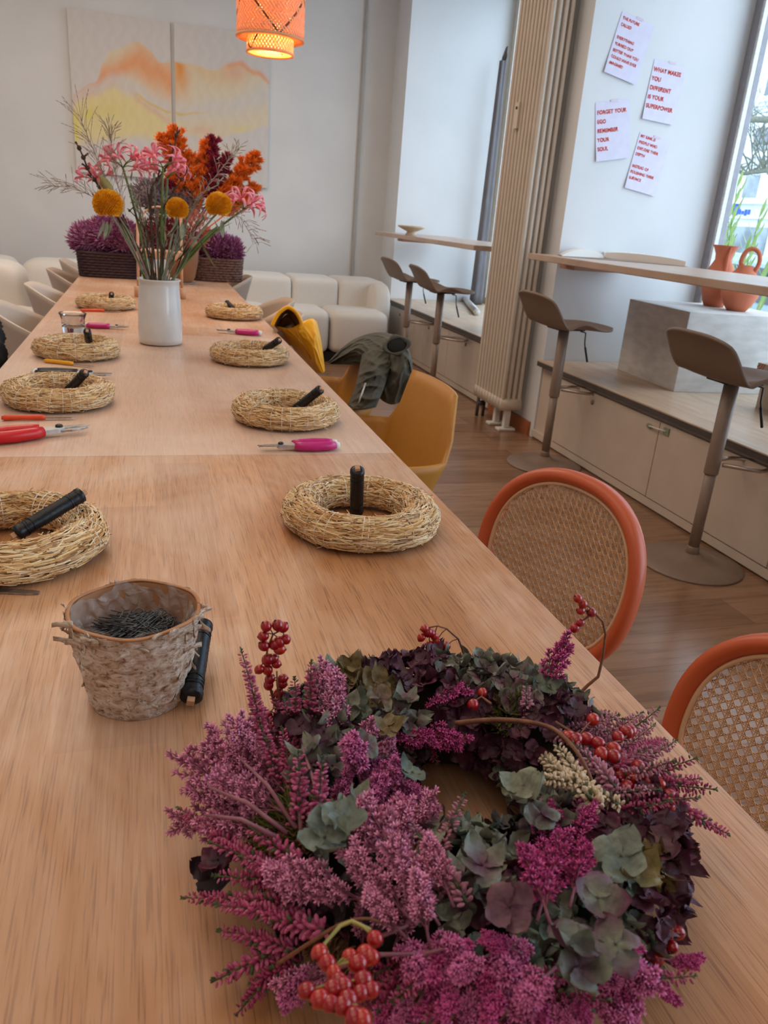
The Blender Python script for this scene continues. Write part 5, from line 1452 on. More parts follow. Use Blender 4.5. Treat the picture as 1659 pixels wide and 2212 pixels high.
def nerine(cpx, dp, yv, n, lab, m='nerine', L=.062, seed=0, up=.6):
    rs = random.Random(seed); c = aty(*cpx, yv)
    t = thing('nerine', lab, 'flower', (c.x, c.y, TZ+.06), 'pink spider-petalled flowers in the vase')
    s = M(); stem_to(s, c, .0045); obj('stem', s, MT['stemg'], t)
    pd = M(); s = M()
    for k in range(n):
        a = 2*PI*k/n+rs.uniform(-.3, .3); d = Vector((math.cos(a), math.sin(a)*.8, rs.uniform(-.2, 1)*up+.25)).normalized()
        e = c+d*.038; pd.tube([c, c.lerp(e, .5)+Vector((0, 0, .004)), e], .0016, 6)
        for j in range(6):
            b = 2*PI*j/6+rs.uniform(-.2, .2); u = d.orthogonal().normalized(); w = d.cross(u); dd = (d*.55+u*math.cos(b)+w*math.sin(b)).normalized()
            V = []; Q = []; nn = 7; sd = dd.cross(d).normalized()
            for i in range(nn+1):
                q = i/nn; pnt = e+dd*L*q*.9+d*(L*.35*math.sin(q*PI*.9)-.30*L*q**3)
                ww = .0052*math.sin(PI*(q*.86+.1)); V += [pnt+sd*ww, pnt+d*.0012, pnt-sd*ww]
            for i in range(nn):
                for l_ in range(2): Q.append((3*i+l_, 3*i+l_+1, 3*i+4+l_, 3*i+3+l_))
            s.add(V, Q)
    obj('flower_stalks', pd, MT['stemg'], t); obj('petals', s, MT[m], t, solid=.0007)
nerine((265, 362), 0, 2.84, 6, 'tall pink spider flower on a thick green stem, left of centre', seed=1)
nerine((352, 362), 0, 2.80, 6, 'pale pink spider flower at the middle of the bouquet', seed=3)
nerine((362, 385), 0, 2.88, 5, 'pink spider flower drooping beside the orange plume', seed=6)
nerine((527, 452), 0, 2.84, 6, 'pink spider flower leaning out to the right of the vase', seed=4)
nerine((208, 392), 0, 2.90, 4, 'small deep pink spider flower at the left of the bouquet', seed=5, L=.045)
def twigt(lab, pts, r, nm='bare_twig', m='twig', yv=2.82):
    P = [aty(x, y, yv) for x, y in pts]; t = thing(nm, lab, 'twig', (P[0].x, P[0].y, P[0].z), 'twigs in the vase')
    s = M(); fine = []
    for a, b in zip(P, P[1:]):
        for i in range(4): fine.append(a.lerp(b, i/4)+Vector((0, rnd(-.003, .003), 0)))
    fine.append(P[-1]); fine[0].z = P[0].z
    s.tube([Vector((VC.x, VC.y, TZ+.05))]+fine, [r*1.2]+[r*(1.15-.75*i/len(fine)) for i in range(len(fine))], 7)
    for k in range(3, len(fine)-1, 3):
        s.ell(fine[k], (r*1.5, r*1.5, r*1.6), 6, 5)
        e = fine[k]+Vector((rnd(-.02, .02), rnd(-.01, .01), rnd(.01, .03))); s.tube([fine[k], e], [r*.5, r*.7], 5)
    obj('twig_body', s, MT[m], t)
twigt('dark forked twig rising highest above the vase', [(328, 598), (330, 540), (326, 480), (325, 440), (330, 400), (350, 375), (368, 345), (378, 310), (384, 274)], .0045)
twigt('dark twig leaning out to the upper left of the bouquet', [(322, 598), (300, 540), (270, 490), (232, 440), (215, 405), (192, 370), (180, 340), (168, 313)], .005)
twigt('short curved twig in front of the orange plume', [(345, 598), (350, 540), (340, 500), (352, 450), (382, 402), (402, 375), (411, 350)], .0035)
twigt('grey budded twig at the right of the centre', [(352, 598), (365, 560), (395, 530), (405, 470), (430, 420), (470, 400), (472, 385)], .003, m='stemgrey')
twigt('pale budded twig leaning right over the vase', [(356, 598), (372, 540), (384, 500), (382, 470), (372, 440)], .004, m='stemgrey')
twigt('thin branching twig crossing the middle of the bouquet', [(335, 598), (318, 540), (320, 500), (295, 470), (275, 450)], .003)
rs = random.Random(44)
for k, (x, y) in enumerate([(262, 470), (290, 430), (305, 455), (318, 405), (340, 470), (352, 428), (362, 500), (398, 505), (412, 455), (440, 470), (283, 395), (333, 385)]):
    tp = aty(x, y, 2.80+.01*(k % 6)); t = thing('filler_stem', 'thin grey-green leafy filler stem in the white vase', 'stem', tp, 'grey-green filler stems in the vase')
    s = M(); pts = stem_to(s, tp, .0022, n=10); obj('stem', s, MT['stemgrey'] if k % 3 else MT['twig'], t)
    s = M()
    for q in pts[4:]:
        for j in range(3): leafm(s, q+Vector((rs.uniform(-.002, .002), 0, rs.uniform(-.01, .01))), Vector((rs.uniform(-1, 1), rs.uniform(-.6, .6), rs.uniform(.3, 1.2))).normalized(), rs.uniform(.015, .032), .0035)
    obj('leaves', s, MT['stemgrey'] if k % 2 else MT['grass'], t)
def grasst(lab, pts, seed, spread=.06, yv=2.8):
    P = [aty(x, y, yv) for x, y in pts]; t = thing('grass_panicle', lab, 'grass', P[0], 'airy grasses in the vase')
    rs = random.Random(seed); s = M(); fine = []
    for a, b in zip(P, P[1:]):
        for i in range(6): fine.append(a.lerp(b, i/6))
    fine.append(P[-1]); s.tube([Vector((VC.x, VC.y, TZ+.05))]+fine, .0010, 5)
    n = len(fine)
    for k in range(n//3, n):
        for j in range(3):
            p = fine[k]; ax = (fine[min(k+1, n-1)]-fine[max(k-1, 0)]).normalized(); d = (ax*.9+Vector((rs.uniform(-1, 1), rs.uniform(-.6, .6), rs.uniform(-.6, .9)))).normalized()
            L = spread*rs.uniform(.5, 1.1); e = p+d*L; m_ = p.lerp(e, .5)+Vector((0, 0, .006)); s.tube([p, m_, e], .0006, 4)
            for q in range(3):
                c = m_.lerp(e, .35+.32*q); dd = (e-m_).normalized(); s.tube([c, c+dd*.004, c+dd*.012], [.0003, .0015, .0002], 5)
    obj('panicle', s, MT['grass'], t)
grasst('airy dry grass rising at the upper left before the canvas', [(318, 598), (270, 500), (235, 400), (200, 320), (172, 252)], 1, .085)
grasst('dry grass arching far out to the left of the bouquet', [(315, 598), (255, 490), (210, 430), (160, 405), (112, 402)], 2, .06)
grasst('dry grass between the canvas edge and the pink flowers', [(320, 598), (275, 480), (250, 380), (240, 310), (236, 285)], 3, .06)
grasst('dry grass drooping at the right behind the green leaf', [(360, 598), (420, 500), (470, 450), (520, 470), (552, 525)], 4, .05)
grasst('dry grass rising behind the burgundy plume', [(350, 598), (400, 480), (450, 400), (490, 350), (515, 325)], 5, .04)
p = aty(238, 405, 2.8); t = thing('seed_pod', 'olive pointed seed pod above the left pompon flower', 'seed pod', p)
s = M(); a = aty(216, 378, 2.8); b = aty(245, 425, 2.8); s.tube([a, a.lerp(b, .3), a.lerp(b, .65), b], [.002, .014, .016, .006], 12); obj('pod', s, MT['podb'], t)
s = M(); stem_to(s, b, .003); obj('stem', s, MT['twig'], t)
s = M(); c = aty(255, 450, 2.78); t = thing('faded_flower', 'faded peach flower head beside the left pompon flower', 'flower', c)
for k in range(9): leafm(s, aty(258, 470, 2.79), Vector((rnd(-.5, .5), rnd(-.5, .2), 1)), .07, .016)
obj('petals', s, MT['peach'], t); s = M(); stem_to(s, aty(258, 470, 2.79), .003); obj('stem', s, MT['stemgrey'], t)
t = thing('leafy_stem', 'thick green stem with a broad leaf right of the vase', 'leafy stem', aty(420, 540, 2.84))
s = M(); stem_to(s, aty(470, 490, 2.84), .0055); obj('stem', s, MT['stemg'], t)
s = M()
for (x, y, dx, dz, L, w) in ((418, 520, -.2, -1, .13, .035), (430, 515, .3, -1, .11, .03), (412, 530, -.5, -.9, .09, .03), (440, 500, .9, .1, .10, .012)): leafm(s, aty(x, y, 2.82), Vector((dx, -.1, dz)), L, w)
obj('leaf', s, MT['leaf'], t)

# ------------------------------------------------------------------ things at the far end of the table
def tufts(s, c, rx, ry, rz, n, L, w, seed, low=-.2, k=5, bias=.5):
    rs = random.Random(seed)
    for i in range(n):
        z = rs.uniform(low, 1); a = rs.uniform(0, 2*PI); q = math.sqrt(max(0, 1-z*z)); f = rs.uniform(.55, 1)
        d = Vector((q*math.cos(a), q*math.sin(a), z)); b = Vector(c)+Vector((d.x*rx, d.y*ry, d.z*rz))*f
        d = (d+Vector((rs.uniform(-.3, .3), rs.uniform(-.3, .3), bias))).normalized(); l_ = L*rs.uniform(.6, 1.2)
        s.tube([b, b+d*l_*.5+Vector((rs.uniform(-.003, .003),)*3), b+d*l_], [w*.6, w, w*.25], 4, caps=False)
def heather(lab, c, rx, ry, h, m1, m2, seed, n=1500, nm='potted_heather', cat='heather plant', L=.045):
    t = thing(nm, lab, cat, (c[0], c[1], c[2])); r5 = random.Random(seed+77)
    A = M(); B = M()
    for k in range(7):
        a = k*2.4; q = .55*math.sqrt((k+.3)/7); lc = (c[0]+rx*q*math.cos(a)*1.1, c[1]+ry*q*math.sin(a)*1.1, c[2]+h*(.25*(1-q)+r5.uniform(-.18, .12)))
        A.ell(lc, (rx*.36, ry*.36, h*.42), 14, 8)
        tufts(A, lc, rx*.52, ry*.52, h*.60, n//6, L, .0034, seed+k, low=-.75, bias=.35)
        tufts(B, lc, rx*.55, ry*.55, h*.64, n//7, L*.8, .0040, seed+k+30, low=-.6, bias=.35)
    obj('foliage', A, m1, t); obj('flower_sprigs', B, m2, t)
    return t
def basket(s, x0, x1, y0, y1, z0, z1, rows, amp=.004, flare=.06):
    cx_, cy_ = (x0+x1)/2, (y0+y1)/2
    for r in range(rows):
        q = (r+.5)/rows; z = z0+(z1-z0)*q; hx = (x1-x0)/2*(1+flare*(q-.5)); hy = (y1-y0)/2*(1+flare*(q-.5)); n = 64; pts = []
        for i in range(n):
            a = 2*PI*i/n; x, y = sup(a, hx, hy, 5); k = 1+amp/hy*math.cos(i*PI/1.0*(1)+r*PI)*.9
            pts.append((cx_+x*k, cy_+y*k, z))
        s.tube(pts, (z1-z0)/rows*.58, 6, closed=True)
    for i in range(0, 64, 2):
        a = 2*PI*i/64; x, y = sup(a, (x1-x0)/2*.98, (y1-y0)/2*.98, 5); s.tube([(cx_+x*.97, cy_+y*.97, z0), (cx_+x*1.03, cy_+y*1.03, z1+.004)], .004, 5)
# left: heather in a dark basket
t = heather('large purple heather in a dark basket, left end of the table', (-.225, 5.30, .955), .225, .17, .175, MT['heathp'], MT['heathd'], 1, 4200, 'heather_basket', 'heather plant', .032)
s = M(); basket(s, -.40, -.045, 5.18, 5.48, TZ+.003, .90, 9, .003); obj('basket', s, MT['basketd'], t)
s = M(); s.bx(-.38, -.06, 5.2, 5.46, TZ+.004, .87); obj('basket_inner', s, MT['basketd'], t)
# right: wicker basket
t = heather('purple heather in a brown wicker basket, right end of the table', (.435, 5.42, .945), .17, .13, .14, MT['heathd'], MT['heathp'], 2, 3000, 'heather_basket', 'heather plant', .032)
s = M(); basket(s, .285, .59, 5.31, 5.56, TZ+.003, .895, 9, .005); obj('basket', s, MT['basketb'], t)
s = M(); s.bx(.30, .575, 5.33, 5.54, TZ+.004, .865); obj('basket_inner', s, MT['basketd'], t)
# middle: brown pot with dried arrangement
pc = Vector((.205, 5.12, TZ+.006))
t = thing('brown_pot', 'brown ceramic pot on a white saucer between the baskets', 'pot', pc)
s = M(); s.lathe([(0, 0), (.055, 0), (.075, .03), (.095, .12), (.100, .19), (.094, .24), (.08, .262), (.084, .27), (.078, .27), (.07, .24), (0, .22)], 36, pc); obj('pot_body', s, MT['pot'], t)
t = thing('saucer', 'small white saucer under the brown pot', 'saucer', (pc.x, pc.y, TZ))
s = M(); s.lathe([(0, .001), (.07, .001), (.085, .004), (.088, .0065), (.08, .0055), (0, .005)], 32, (pc.x, pc.y, TZ)); obj('saucer_body', s, MT['vase'], t)
heather('rounded dried grey-mauve flower dome above the pot', (.13, 5.20, 1.20), .21, .15, .15, MT['dried'], MT['dried'], 7, 1700, 'dried_flower_dome', 'dried flowers', .03)
s = M(); t = thing('dark_red_flower', 'dark red dried flowers low in the middle behind the vase', 'dried flowers', (.12, 5.0, 1.0)); tufts(s, (.10, 5.02, 1.03), .14, .07, .09, 800, .035, .004, 9, -1); s.ell((.10, 5.02, 1.03), (.10, .05, .065), 14, 8); obj('flower_sprigs', s, MT['plr'], t)
s = M(); t = thing('coral_dried_sprays', 'coral dried sprays just right of the yellow flower', 'dried flowers', (.28, 4.95, 1.03)); tufts(s, (.275, 4.98, 1.06), .08, .05, .11, 420, .03, .003, 10, -1); obj('flower_sprigs', s, MT['plc'], t)
def plume(lab, a, b, wpx, m, seed, yv=5.15, n=520):
    A, B = aty(*a, yv), aty(*b, yv); t = thing('dyed_plume', lab, 'dried plume', A, 'dyed feathery plumes behind the vase')
    rs = random.Random(seed); s = M(); ax = (B-A); L = ax.length; d = ax.normalized(); u = d.orthogonal().normalized(); w = d.cross(u); W_ = wpx*yv/FPX*.98
    s.tube([pc+Vector((0, 0, .2)), A, A.lerp(B, .5), B], [.004, .004, .003, .001], 6)
    nb = 34
    for k in range(nb):
        q = .02+.96*k/nb; o = A+ax*q; wid = W_*(math.sin(PI*min(1, (1-q)*.75+.12))**.8)*rs.uniform(.55, 1.05); a_ = k*2.4
        dd = (u*math.cos(a_)+w*math.sin(a_)+d*1.0).normalized(); e = o+dd*wid*1.25
        s.tube([o, e], [.002, .0006], 4)
        for j in range(int(4.5*n/nb)):
            f = rs.uniform(.15, 1); p = o.lerp(e, f); d2 = (dd+Vector((rs.uniform(-1, 1), rs.uniform(-1, 1), rs.uniform(-.6, 1)))*.9).normalized(); l2 = rs.uniform(.018, .040)
            s.tube([p, p+d2*l2*.6, p+d2*l2], [.0016, .0032, .0006], 3, caps=False)
    obj('feathery_plume', s, MT[m], t)
plume('tall orange plume left of the middle', (388, 450), (377, 282), 26, 'plo', 1, n=1300)
plume('orange plume in the middle, below the tall one', (420, 470), (408, 335), 24, 'plo', 2, n=1000)
plume('short orange plume tip beside the burgundy plume', (436, 430), (444, 308), 12, 'plo', 3, n=500)
plume('upright burgundy plume in the middle right', (452, 440), (458, 302), 19, 'plb', 4, n=1000)
plume('burgundy plume tip leaning right', (458, 420), (491, 338), 11, 'plb', 5, n=500)
plume('long orange plume sweeping out to the right', (462, 440), (556, 336), 21, 'plo', 6, n=1100)
plume('low orange plume beside the right pink flower', (478, 470), (552, 402), 15, 'plo', 7, n=600)
plume('small orange plume tip at the upper left', (372, 350), (350, 296), 11, 'plo', 8, n=350)
plume('deep red plume low behind the pink flowers', (400, 470), (366, 395), 15, 'plb', 9, n=500)
# wooden stand behind the vase
yS = 4.25; q = atz(393, 652, TZ); 
t = thing('wooden_stand', 'peach wooden stand with a ring handle behind the white vase', 'stand', (.05, yS, TZ))
for px in (298, 392):
    top = aty(px-1, 470, yS); bot = Vector((aty(px+1, 640, yS).x, yS, TZ)); s = M(); s.tube([bot, Vector((top.x, yS, top.z))], .007, 10); s.lathe([(0, 0), (.02, 0), (.02, .05), (.01, .055), (0, .055)], 16, bot); obj('upright', s, MT['copper'], t)
a, b = aty(310, 548, yS), aty(394, 548, yS)
s = M(); s.bx(a.x-.02, b.x+.005, yS-.02, yS+.07, a.z-.022, a.z+.022); obj('shelf_board', s, MT['copper'], t, bevel=.01)
c = aty(343, 486, yS); rr = .085; s = M(); s.tube([(c.x+rr*math.cos(w*PI/20), yS, c.z+rr*math.sin(w*PI/20)) for w in range(0, 21)], .0045, 8); obj('ring_handle', s, MT['copper'], t)
# ------------------------------------------------------------------ the flower wreath
WC = Vector((.222, .447, 0)); WR, WA, WB, WZ = .113, .050, .042, .797
wreath = thing('flower_wreath', 'large wreath of heather, pink statice, hydrangea and rose hips in the foreground', 'flower wreath', (WC.x, WC.y, TZ))
s = M(); s.grid(lambda u, v: (WC.x+(WR+.040*math.cos(2*PI*v))*math.cos(2*PI*u), WC.y+(WR+.040*math.cos(2*PI*v))*math.sin(2*PI*u), TZ+.037+.036*math.sin(2*PI*v)), 72, 24)
obj('wreath_core', s, MT['core'], wreath, weld=True)

def hidden_proto(o):
    return o
def pmesh(name, mb, mats, colors=False):
    o = obj(name, mb, mats, None, colors=colors); me = o.data; bpy.data.objects.remove(o); return me
def heather_mesh(seed, L, bud, budr=.0034, gap=.0020, per=4, rad=.0026, bare=.0):
    rs = random.Random(seed); s = M(); bx_, by = rs.uniform(-.10, .10), rs.uniform(-.10, .10)
    def ax(q): return Vector((bx_*L*q*q, by*L*q*q, L*q))
    s.tube([ax(i/8) for i in range(9)], [.0010*(1-.06*i) for i in range(9)], 5, mi=1)
    n = int(L/gap)
    for i in range(int(n*bare), n):
        q = i/n; c = ax(q); k = per if q < .8 else per-1
        sz = budr*(1.05-.55*max(0, (q-.45)/.55))*rs.uniform(.85, 1.15)
        if q > .93:
            for j in range(3):
                a = rs.uniform(0, 2*PI); d = Vector((math.cos(a), math.sin(a), 1.2)).normalized(); s.ell(c+d*.0012, (.0006, .0006, .0016), 4, 3, frame_to(d), 2)
            continue
        for j in range(k):
            if rs.random() < .08: continue
            a = 2*PI*j/k+i*1.1+rs.uniform(-.3, .3); up = rs.uniform(-.15, .75)
            d = Vector((math.cos(a), math.sin(a), up)).normalized(); s.ell(c+d*(rad*(1.1-.4*q)+sz*.5), (sz*.38, sz*.38, sz*.85), 6, 4, frame_to(d), 0 if rs.random() > .06 else 2)
    return pmesh('heather_sprig', s, [MT[bud], MT['tip'], MT['tip']])
SCOL = {'stat': ('#6e2048', '#f086c0'), 'statl': ('#6e2848', '#ffaad0'), 'statm': ('#6c183e', '#e460a8')}  # dark floret bases paint the shaded gaps between the bright tips
def statice_mesh(seed, L, m, dens=1.0, wide=.5):
    ca, cb = (Vector(lin(x)) for x in SCOL[m]); cs = Vector(lin('#8c5262'))
    rs = random.Random(seed); s = M()
    def floret(p, d, sz):
        F3 = frame_to(d, (rs.uniform(-1, 1), rs.uniform(-1, 1), .3)); V = []; Q = []; CC = []
        k = 5
        for j in range(k):
            a = 2*PI*j/k+rs.uniform(-.2, .2); o = Vector((math.cos(a), math.sin(a), 0)); t_ = Vector((-o.y, o.x, 0)); b = len(V)
            for (rr_, zz, ww, qq) in ((.06, 0, .05, 0), (.26, .55, .17, .35), (.66, .86, .12, .85), (1.05, .98, .02, 1)):
                cc_ = tuple(ca.lerp(cb, qq)*rs.uniform(.9, 1.1)); CC += [cc_, cc_]
                V += [p+F3 @ (o*rr_*sz*.62+t_*ww*sz+Vector((0, 0, zz*sz))), p+F3 @ (o*rr_*sz*.62-t_*ww*sz+Vector((0, 0, zz*sz)))]
            for i in range(3): Q.append((b+2*i, b+2*i+1, b+2*i+3, b+2*i+2))
        s.add(V, Q, 0, CC, False)
        s.ell(p+F3 @ Vector((0, 0, sz*.28)), (sz*.13, sz*.13, sz*.32), 4, 3, F3, 0, tuple(ca.lerp(cb, .25)))
    def ax(q): return Vector((.06*L*q*q, 0, L*q))
    s.tube([ax(i/6) for i in range(7)], [.0011*(1-.1*i) for i in range(7)], 5, col=tuple(cs))
    nb = int(13*dens)
    ends = [(ax(1), Vector((0, 0, 1)), ax(.75))]
    for k in range(nb):
        q = .22+.75*k/nb; a = k*2.4+rs.uniform(-.3, .3); d = Vector((math.cos(a)*wide, math.sin(a)*wide, 1)).normalized(); o = ax(q); l_ = L*(.42-.25*q)*rs.uniform(.8, 1.2); e = o+d*l_
        s.tube([o, o.lerp(e, .5), e], .0006, 4, col=tuple(cs)); ends.append((e, d, o.lerp(e, .25)))
    for e, d, o in ends:
        n = 9
        for j in range(n):
            f = (j+.6)/n; p = o.lerp(e, f); a = j*2.2+rs.uniform(-.4, .4); u = d.orthogonal().normalized(); w = d.cross(u)
            dd = (d*.9+(u*math.cos(a)+w*math.sin(a))*.85).normalized(); floret(p+dd*.0006, dd, rs.uniform(.0032, .0048))
        floret(e, d, .0046)
    return pmesh('statice_spray', s, MT['stc'], colors=True)
PAL = dict(
 B=[('#4a1c30', '#5c2840'), ('#3c1626', '#6a3048'), ('#54243a', '#74505a'), ('#401a2c', '#4c2038')],
 D=[('#2c1420', '#3a1c2a'), ('#301a22', '#4a4a40'), ('#281018', '#34202a')],
 G=[('#626c60', '#7c8678'), ('#525e56', '#707c68'), ('#6e6e5c', '#8e9480'), ('#66344e', '#78806e')],
 O=[('#6e5c34', '#7c6a44'), ('#5c3a2c', '#7a6a48'), ('#74683c', '#86784c')],
 X=[('#602a44', '#7c8474'), ('#4c2034', '#6e7664'), ('#7a4a62', '#8a9080')])
def floret4(s, p, d, sz, pal, rs, cup=.35):
    F3 = frame_to(d, (rs.uniform(-1, 1), rs.uniform(-1, 1), .2)); c0, c1 = rs.choice(PAL[pal]); c0 = Vector(lin(c0)); c1 = Vector(lin(c1))
    if rs.random() < .3: c0, c1 = c1, c0
    for j in range(4):
        a0 = PI/2*j+rs.uniform(-.12, .12); z = sz*rs.uniform(.82, 1.1); cu = cup*rs.uniform(.2, 2.0)*rs.choice((1, 1, -.4)); n, k = 9, 4; V = []; C = []; Q = []
        roll = rs.uniform(-.5, .5); lz = .0004*j; curl = rs.uniform(-.6, 1.2)
        for i in range(n+1):
            q = i/n; wd_ = z*.52*math.sin(PI*(q**.9*.86+.05))*(1.0+.13*(i % 2))
            if i == n: wd_ = z*.04
            for l_ in range(k+1):
                t_ = l_/k*2-1; x = z*q; y = wd_*t_
                h = cu*z*(q**2)*.8+cu*z*.5*t_*t_*q+roll*y*.8+z*.07*math.sin(8*q+3*t_+j)+z*curl*max(0, q-.6)**2*3
                pp = Vector((x*math.cos(a0)-y*math.sin(a0), x*math.sin(a0)+y*math.cos(a0), h+lz)); V.append(p+F3 @ pp)
                f = max(0, min(1, q*1.1-.15+.15*abs(t_))); vein = 1-.20*(abs(t_) < .2)-.12*((l_+i) % 2)+.18*(i >= n-1)
                C.append(tuple(c0.lerp(c1, f)*vein*rs.uniform(.94, 1.05)))
        for i in range(n):
            for l_ in range(k): Q.append((i*(k+1)+l_, (i+1)*(k+1)+l_, (i+1)*(k+1)+l_+1, i*(k+1)+l_+1))
        s.add(V, Q, 0, C)
    s.ell(p+F3 @ Vector((0, 0, .0012)), (.0011,)*3, 5, 4, None, 0, tuple(c0*.5))
def hydra_mesh(seed, pal, n=6, R_=.019, sz=.0115):
    rs = random.Random(seed); s = M()
    for k in range(n):
        z = 1-.62*(k+.3)/n; a = k*2.4+rs.uniform(-.3, .3); q = math.sqrt(1-z*z); d = Vector((q*math.cos(a), q*math.sin(a), z))
        floret4(s, d*R_*rs.uniform(.85, 1.1)-Vector((0, 0, R_*.7)), (d+Vector((rs.uniform(-.35, .35), rs.uniform(-.35, .35), 0))).normalized(), sz*rs.uniform(.85, 1.2), pal, rs)
    return pmesh('hydrangea_cluster', s, MT['petal'], colors=True)
def moss_mesh(seed, m):
    rs = random.Random(seed); s = M()
    for k in range(260):
        a = rs.uniform(0, 2*PI); r = .016*math.sqrt(rs.random()); p = Vector((r*math.cos(a), r*math.sin(a), -.003)); d = Vector((math.cos(a)*.6+rs.uniform(-.6, .6), math.sin(a)*.6+rs.uniform(-.6, .6), 1)).normalized(); l_ = rs.uniform(.006, .014)
        e = p+d*l_; s.tube([p, p.lerp(e, .5)+Vector((rs.uniform(-.001, .001), rs.uniform(-.001, .001), 0)), e], [.0005, .0006, .0002], 3, caps=False)
    return pmesh('moss_tuft', s, MT[m])
HM = {}
for key, bud in (('C', 'budm'), ('c', 'budd'), ('W', 'budw'), ('R', 'budp')):
    HM[key] = [heather_mesh(i*7+ord(key), L, bud) for i, L in enumerate((.045, .07, .07, .11, .11))]
HL = (.045, .07, .07, .11, .11)
SMS = {k: [statice_mesh(i*5+ord(k), L, m_) for i, L in enumerate((.04, .055, .075))] for k, m_ in (('P', 'stat'), ('L', 'statl'), ('S', 'statm'))}
SL = (.04, .055, .075)
HY = {k: [hydra_mesh(i*3+ord(k), k) for i in range(3)] for k in PAL}
MO = {'M': moss_mesh(1, 'moss'), 'm': moss_mesh(2, 'mossb')}
def put(name, me, p, d, scale=1.0, roll=0.0, sx=None):
    o = bpy.data.objects.new(name, me); COL.objects.link(o); o.parent = wreath
    o.location = Vector(p)-wreath.location
    o.rotation_mode = 'QUATERNION'
    o.rotation_quaternion = (frame_to(d).to_quaternion() @ Quaternion((0, 0, 1), roll))
    o.scale = (scale if sx is None else sx,)*2+(scale,)
    return o
def torus_hit(px, py):
    d = ray(px, py).normalized(); t_ = .35
    while t_ < 1.3:
        p = CAMP+d*t_; rho = math.hypot(p.x-WC.x, p.y-WC.y)
        if ((rho-WR)/WA)**2+((p.z-WZ)/WB)**2 < 1: return p
        t_ += .003
    return None
def tnorm(p):
    rho = Vector((p.x-WC.x, p.y-WC.y, 0)); rh = rho.normalized(); c = WC+rh*WR; c.z = WZ
    v = Vector(p)-c; return Vector((v.x/WA**2, v.y/WA**2, v.z/WB**2)).normalized()
ZN = [l.split() for l in '''
600 1560 C -.1 -1|560 1630 L -.5 -1|480 1670 L -1 -.5|440 1730 L -1 -.1|570 1700 L -.8 -.6|520 1770 P -1 0|640 1620 C 0 -1|655 1700 C 0 -1|690 1745 C .1 -1|640 1750 m
700 1570 B|745 1525 G|640 1560 B|790 1500 O|835 1560 X|700 1640 X|760 1640 L .3 -1|810 1600 G|900 1540 S .8 -.5|880 1590 S .9 0|860 1480 B|930 1465 B|1000 1450 X|960 1510 B|1060 1480 X|1105 1510 M
1150 1490 X|950 1620 c .5 .5|890 1650 D|1020 1560 B|1080 1600 B|1150 1560 B|1010 1610 c 1 .2|1050 1660 B|790 1690 P .3 -1|830 1740 P .6 -.8|890 1800 L .6 -1|700 1790 G|650 1770 m|610 1800 M|745 1775 G|690 1840 B
480 1800 C -1 -.3|560 1840 C -1 -.3|650 1880 C -1 -.3|450 1870 B|510 1890 D|480 1930 C -1 -.1|580 1960 C -1 0|560 2030 C -1 .4|530 2090 C -1 .6|700 1880 L -1 -.2|800 1830 L .4 -1|880 1880 L .2 -1|920 1950 L .2 -1|850 1950 L .3 -1|960 1860 R .5 -1|760 1960 D|710 1970 B|820 2030 L .4 -.8
740 2060 m|680 2060 P -1 .3|640 2120 P -1 .6|1025 1850 G|990 1885 G|1150 1850 S .6 -.6|1210 1830 S .6 -.6|1100 1880 S 1 -.3|1180 1900 S .2 1|1130 1710 G|1090 1770 B|1200 1740 X|1050 1750 D|1000 1720 B|1120 1800 D|1200 1650 W .8 .6|1270 1700 W .8 .6|1235 1620 R .8 .5|1320 1620 R 1 -.3
1300 1680 R 1 .2|1360 1720 c 1 .2|1250 1770 S .5 .4|1400 1770 B|1440 1810 B|1350 1800 X|1320 1840 G|1290 1780 B|1450 1870 B|1390 1890 O|1330 1880 G|1270 1920 G|1200 1960 G|1250 1990 G|1310 2000 G|1350 1950 B|1410 1950 B|1100 1970 B|1050 1960 X|1150 2000 B|1240 2040 X|1350 2060 G|1180 2060 G|1290 2090 X|1210 2100 G
1080 2050 S -1 -.3|1130 2100 S 0 -1|970 2050 G|1000 2110 S 0 -1|900 2170 S -.5 -.6|1000 2190 S 0 -1|1150 2170 S .3 -1|1300 2160 S .5 .5|1400 2130 S 1 .3|880 2110 c -1 .1|820 2160 S -1 .2|1460 2060 S 1 .1|930 2010 D|1000 1990 B|760 2190 c -1 .5'''.replace('\n', '|').strip('|').split('|') if l.strip()]
ZN = [(float(a[0]), float(a[1]), a[2], float(a[3]) if len(a) > 3 else None, float(a[4]) if len(a) > 4 else None) for a in ZN]
rs = random.Random(21)
def place_el(p, zone, jit=1.0):
    N = tnorm(p); kind = zone[2]
    if zone[3] is not None:
        q = proj(p); e = atz(q[0]+zone[3]*40, q[1]+zone[4]*40, p.z); dh = (e-p).normalized()
    else:
        dh = Vector((p.x-WC.x, p.y-WC.y, 0)).normalized()
    roll = rs.uniform(0, 6.28)
    jr = Vector((rs.uniform(-.3, .3), rs.uniform(-.3, .3), rs.uniform(-.15, .3)))*jit
    if kind in HY:
        d = (N+jr*.6+Vector((0, 0, .15))).normalized(); put('hydrangea_cluster', HY[kind][rs.randrange(3)], p+N*.003, d, rs.uniform(.85, 1.12), roll)
    elif kind in HM:
        i = rs.randrange(3); d = (dh+N*.55+jr*.7).normalized(); 
        if d.z < -.1 : d.z = -.05
        put('heather_sprig', HM[kind][i], p-d*.022-N*.006, d, rs.uniform(.85, 1.1), roll)
    elif kind in SMS:
        i = rs.randrange(2); d = (dh*.8+N*.75+jr*.7).normalized()
        if d.z < -.1 : d.z = -.05
        put('statice_spray', SMS[kind][i], p-d*.018-N*.006, d, rs.uniform(.8, 1.05), roll)
    else:
        put('moss_tuft', MO[kind], p, N, rs.uniform(.9, 1.3), roll)
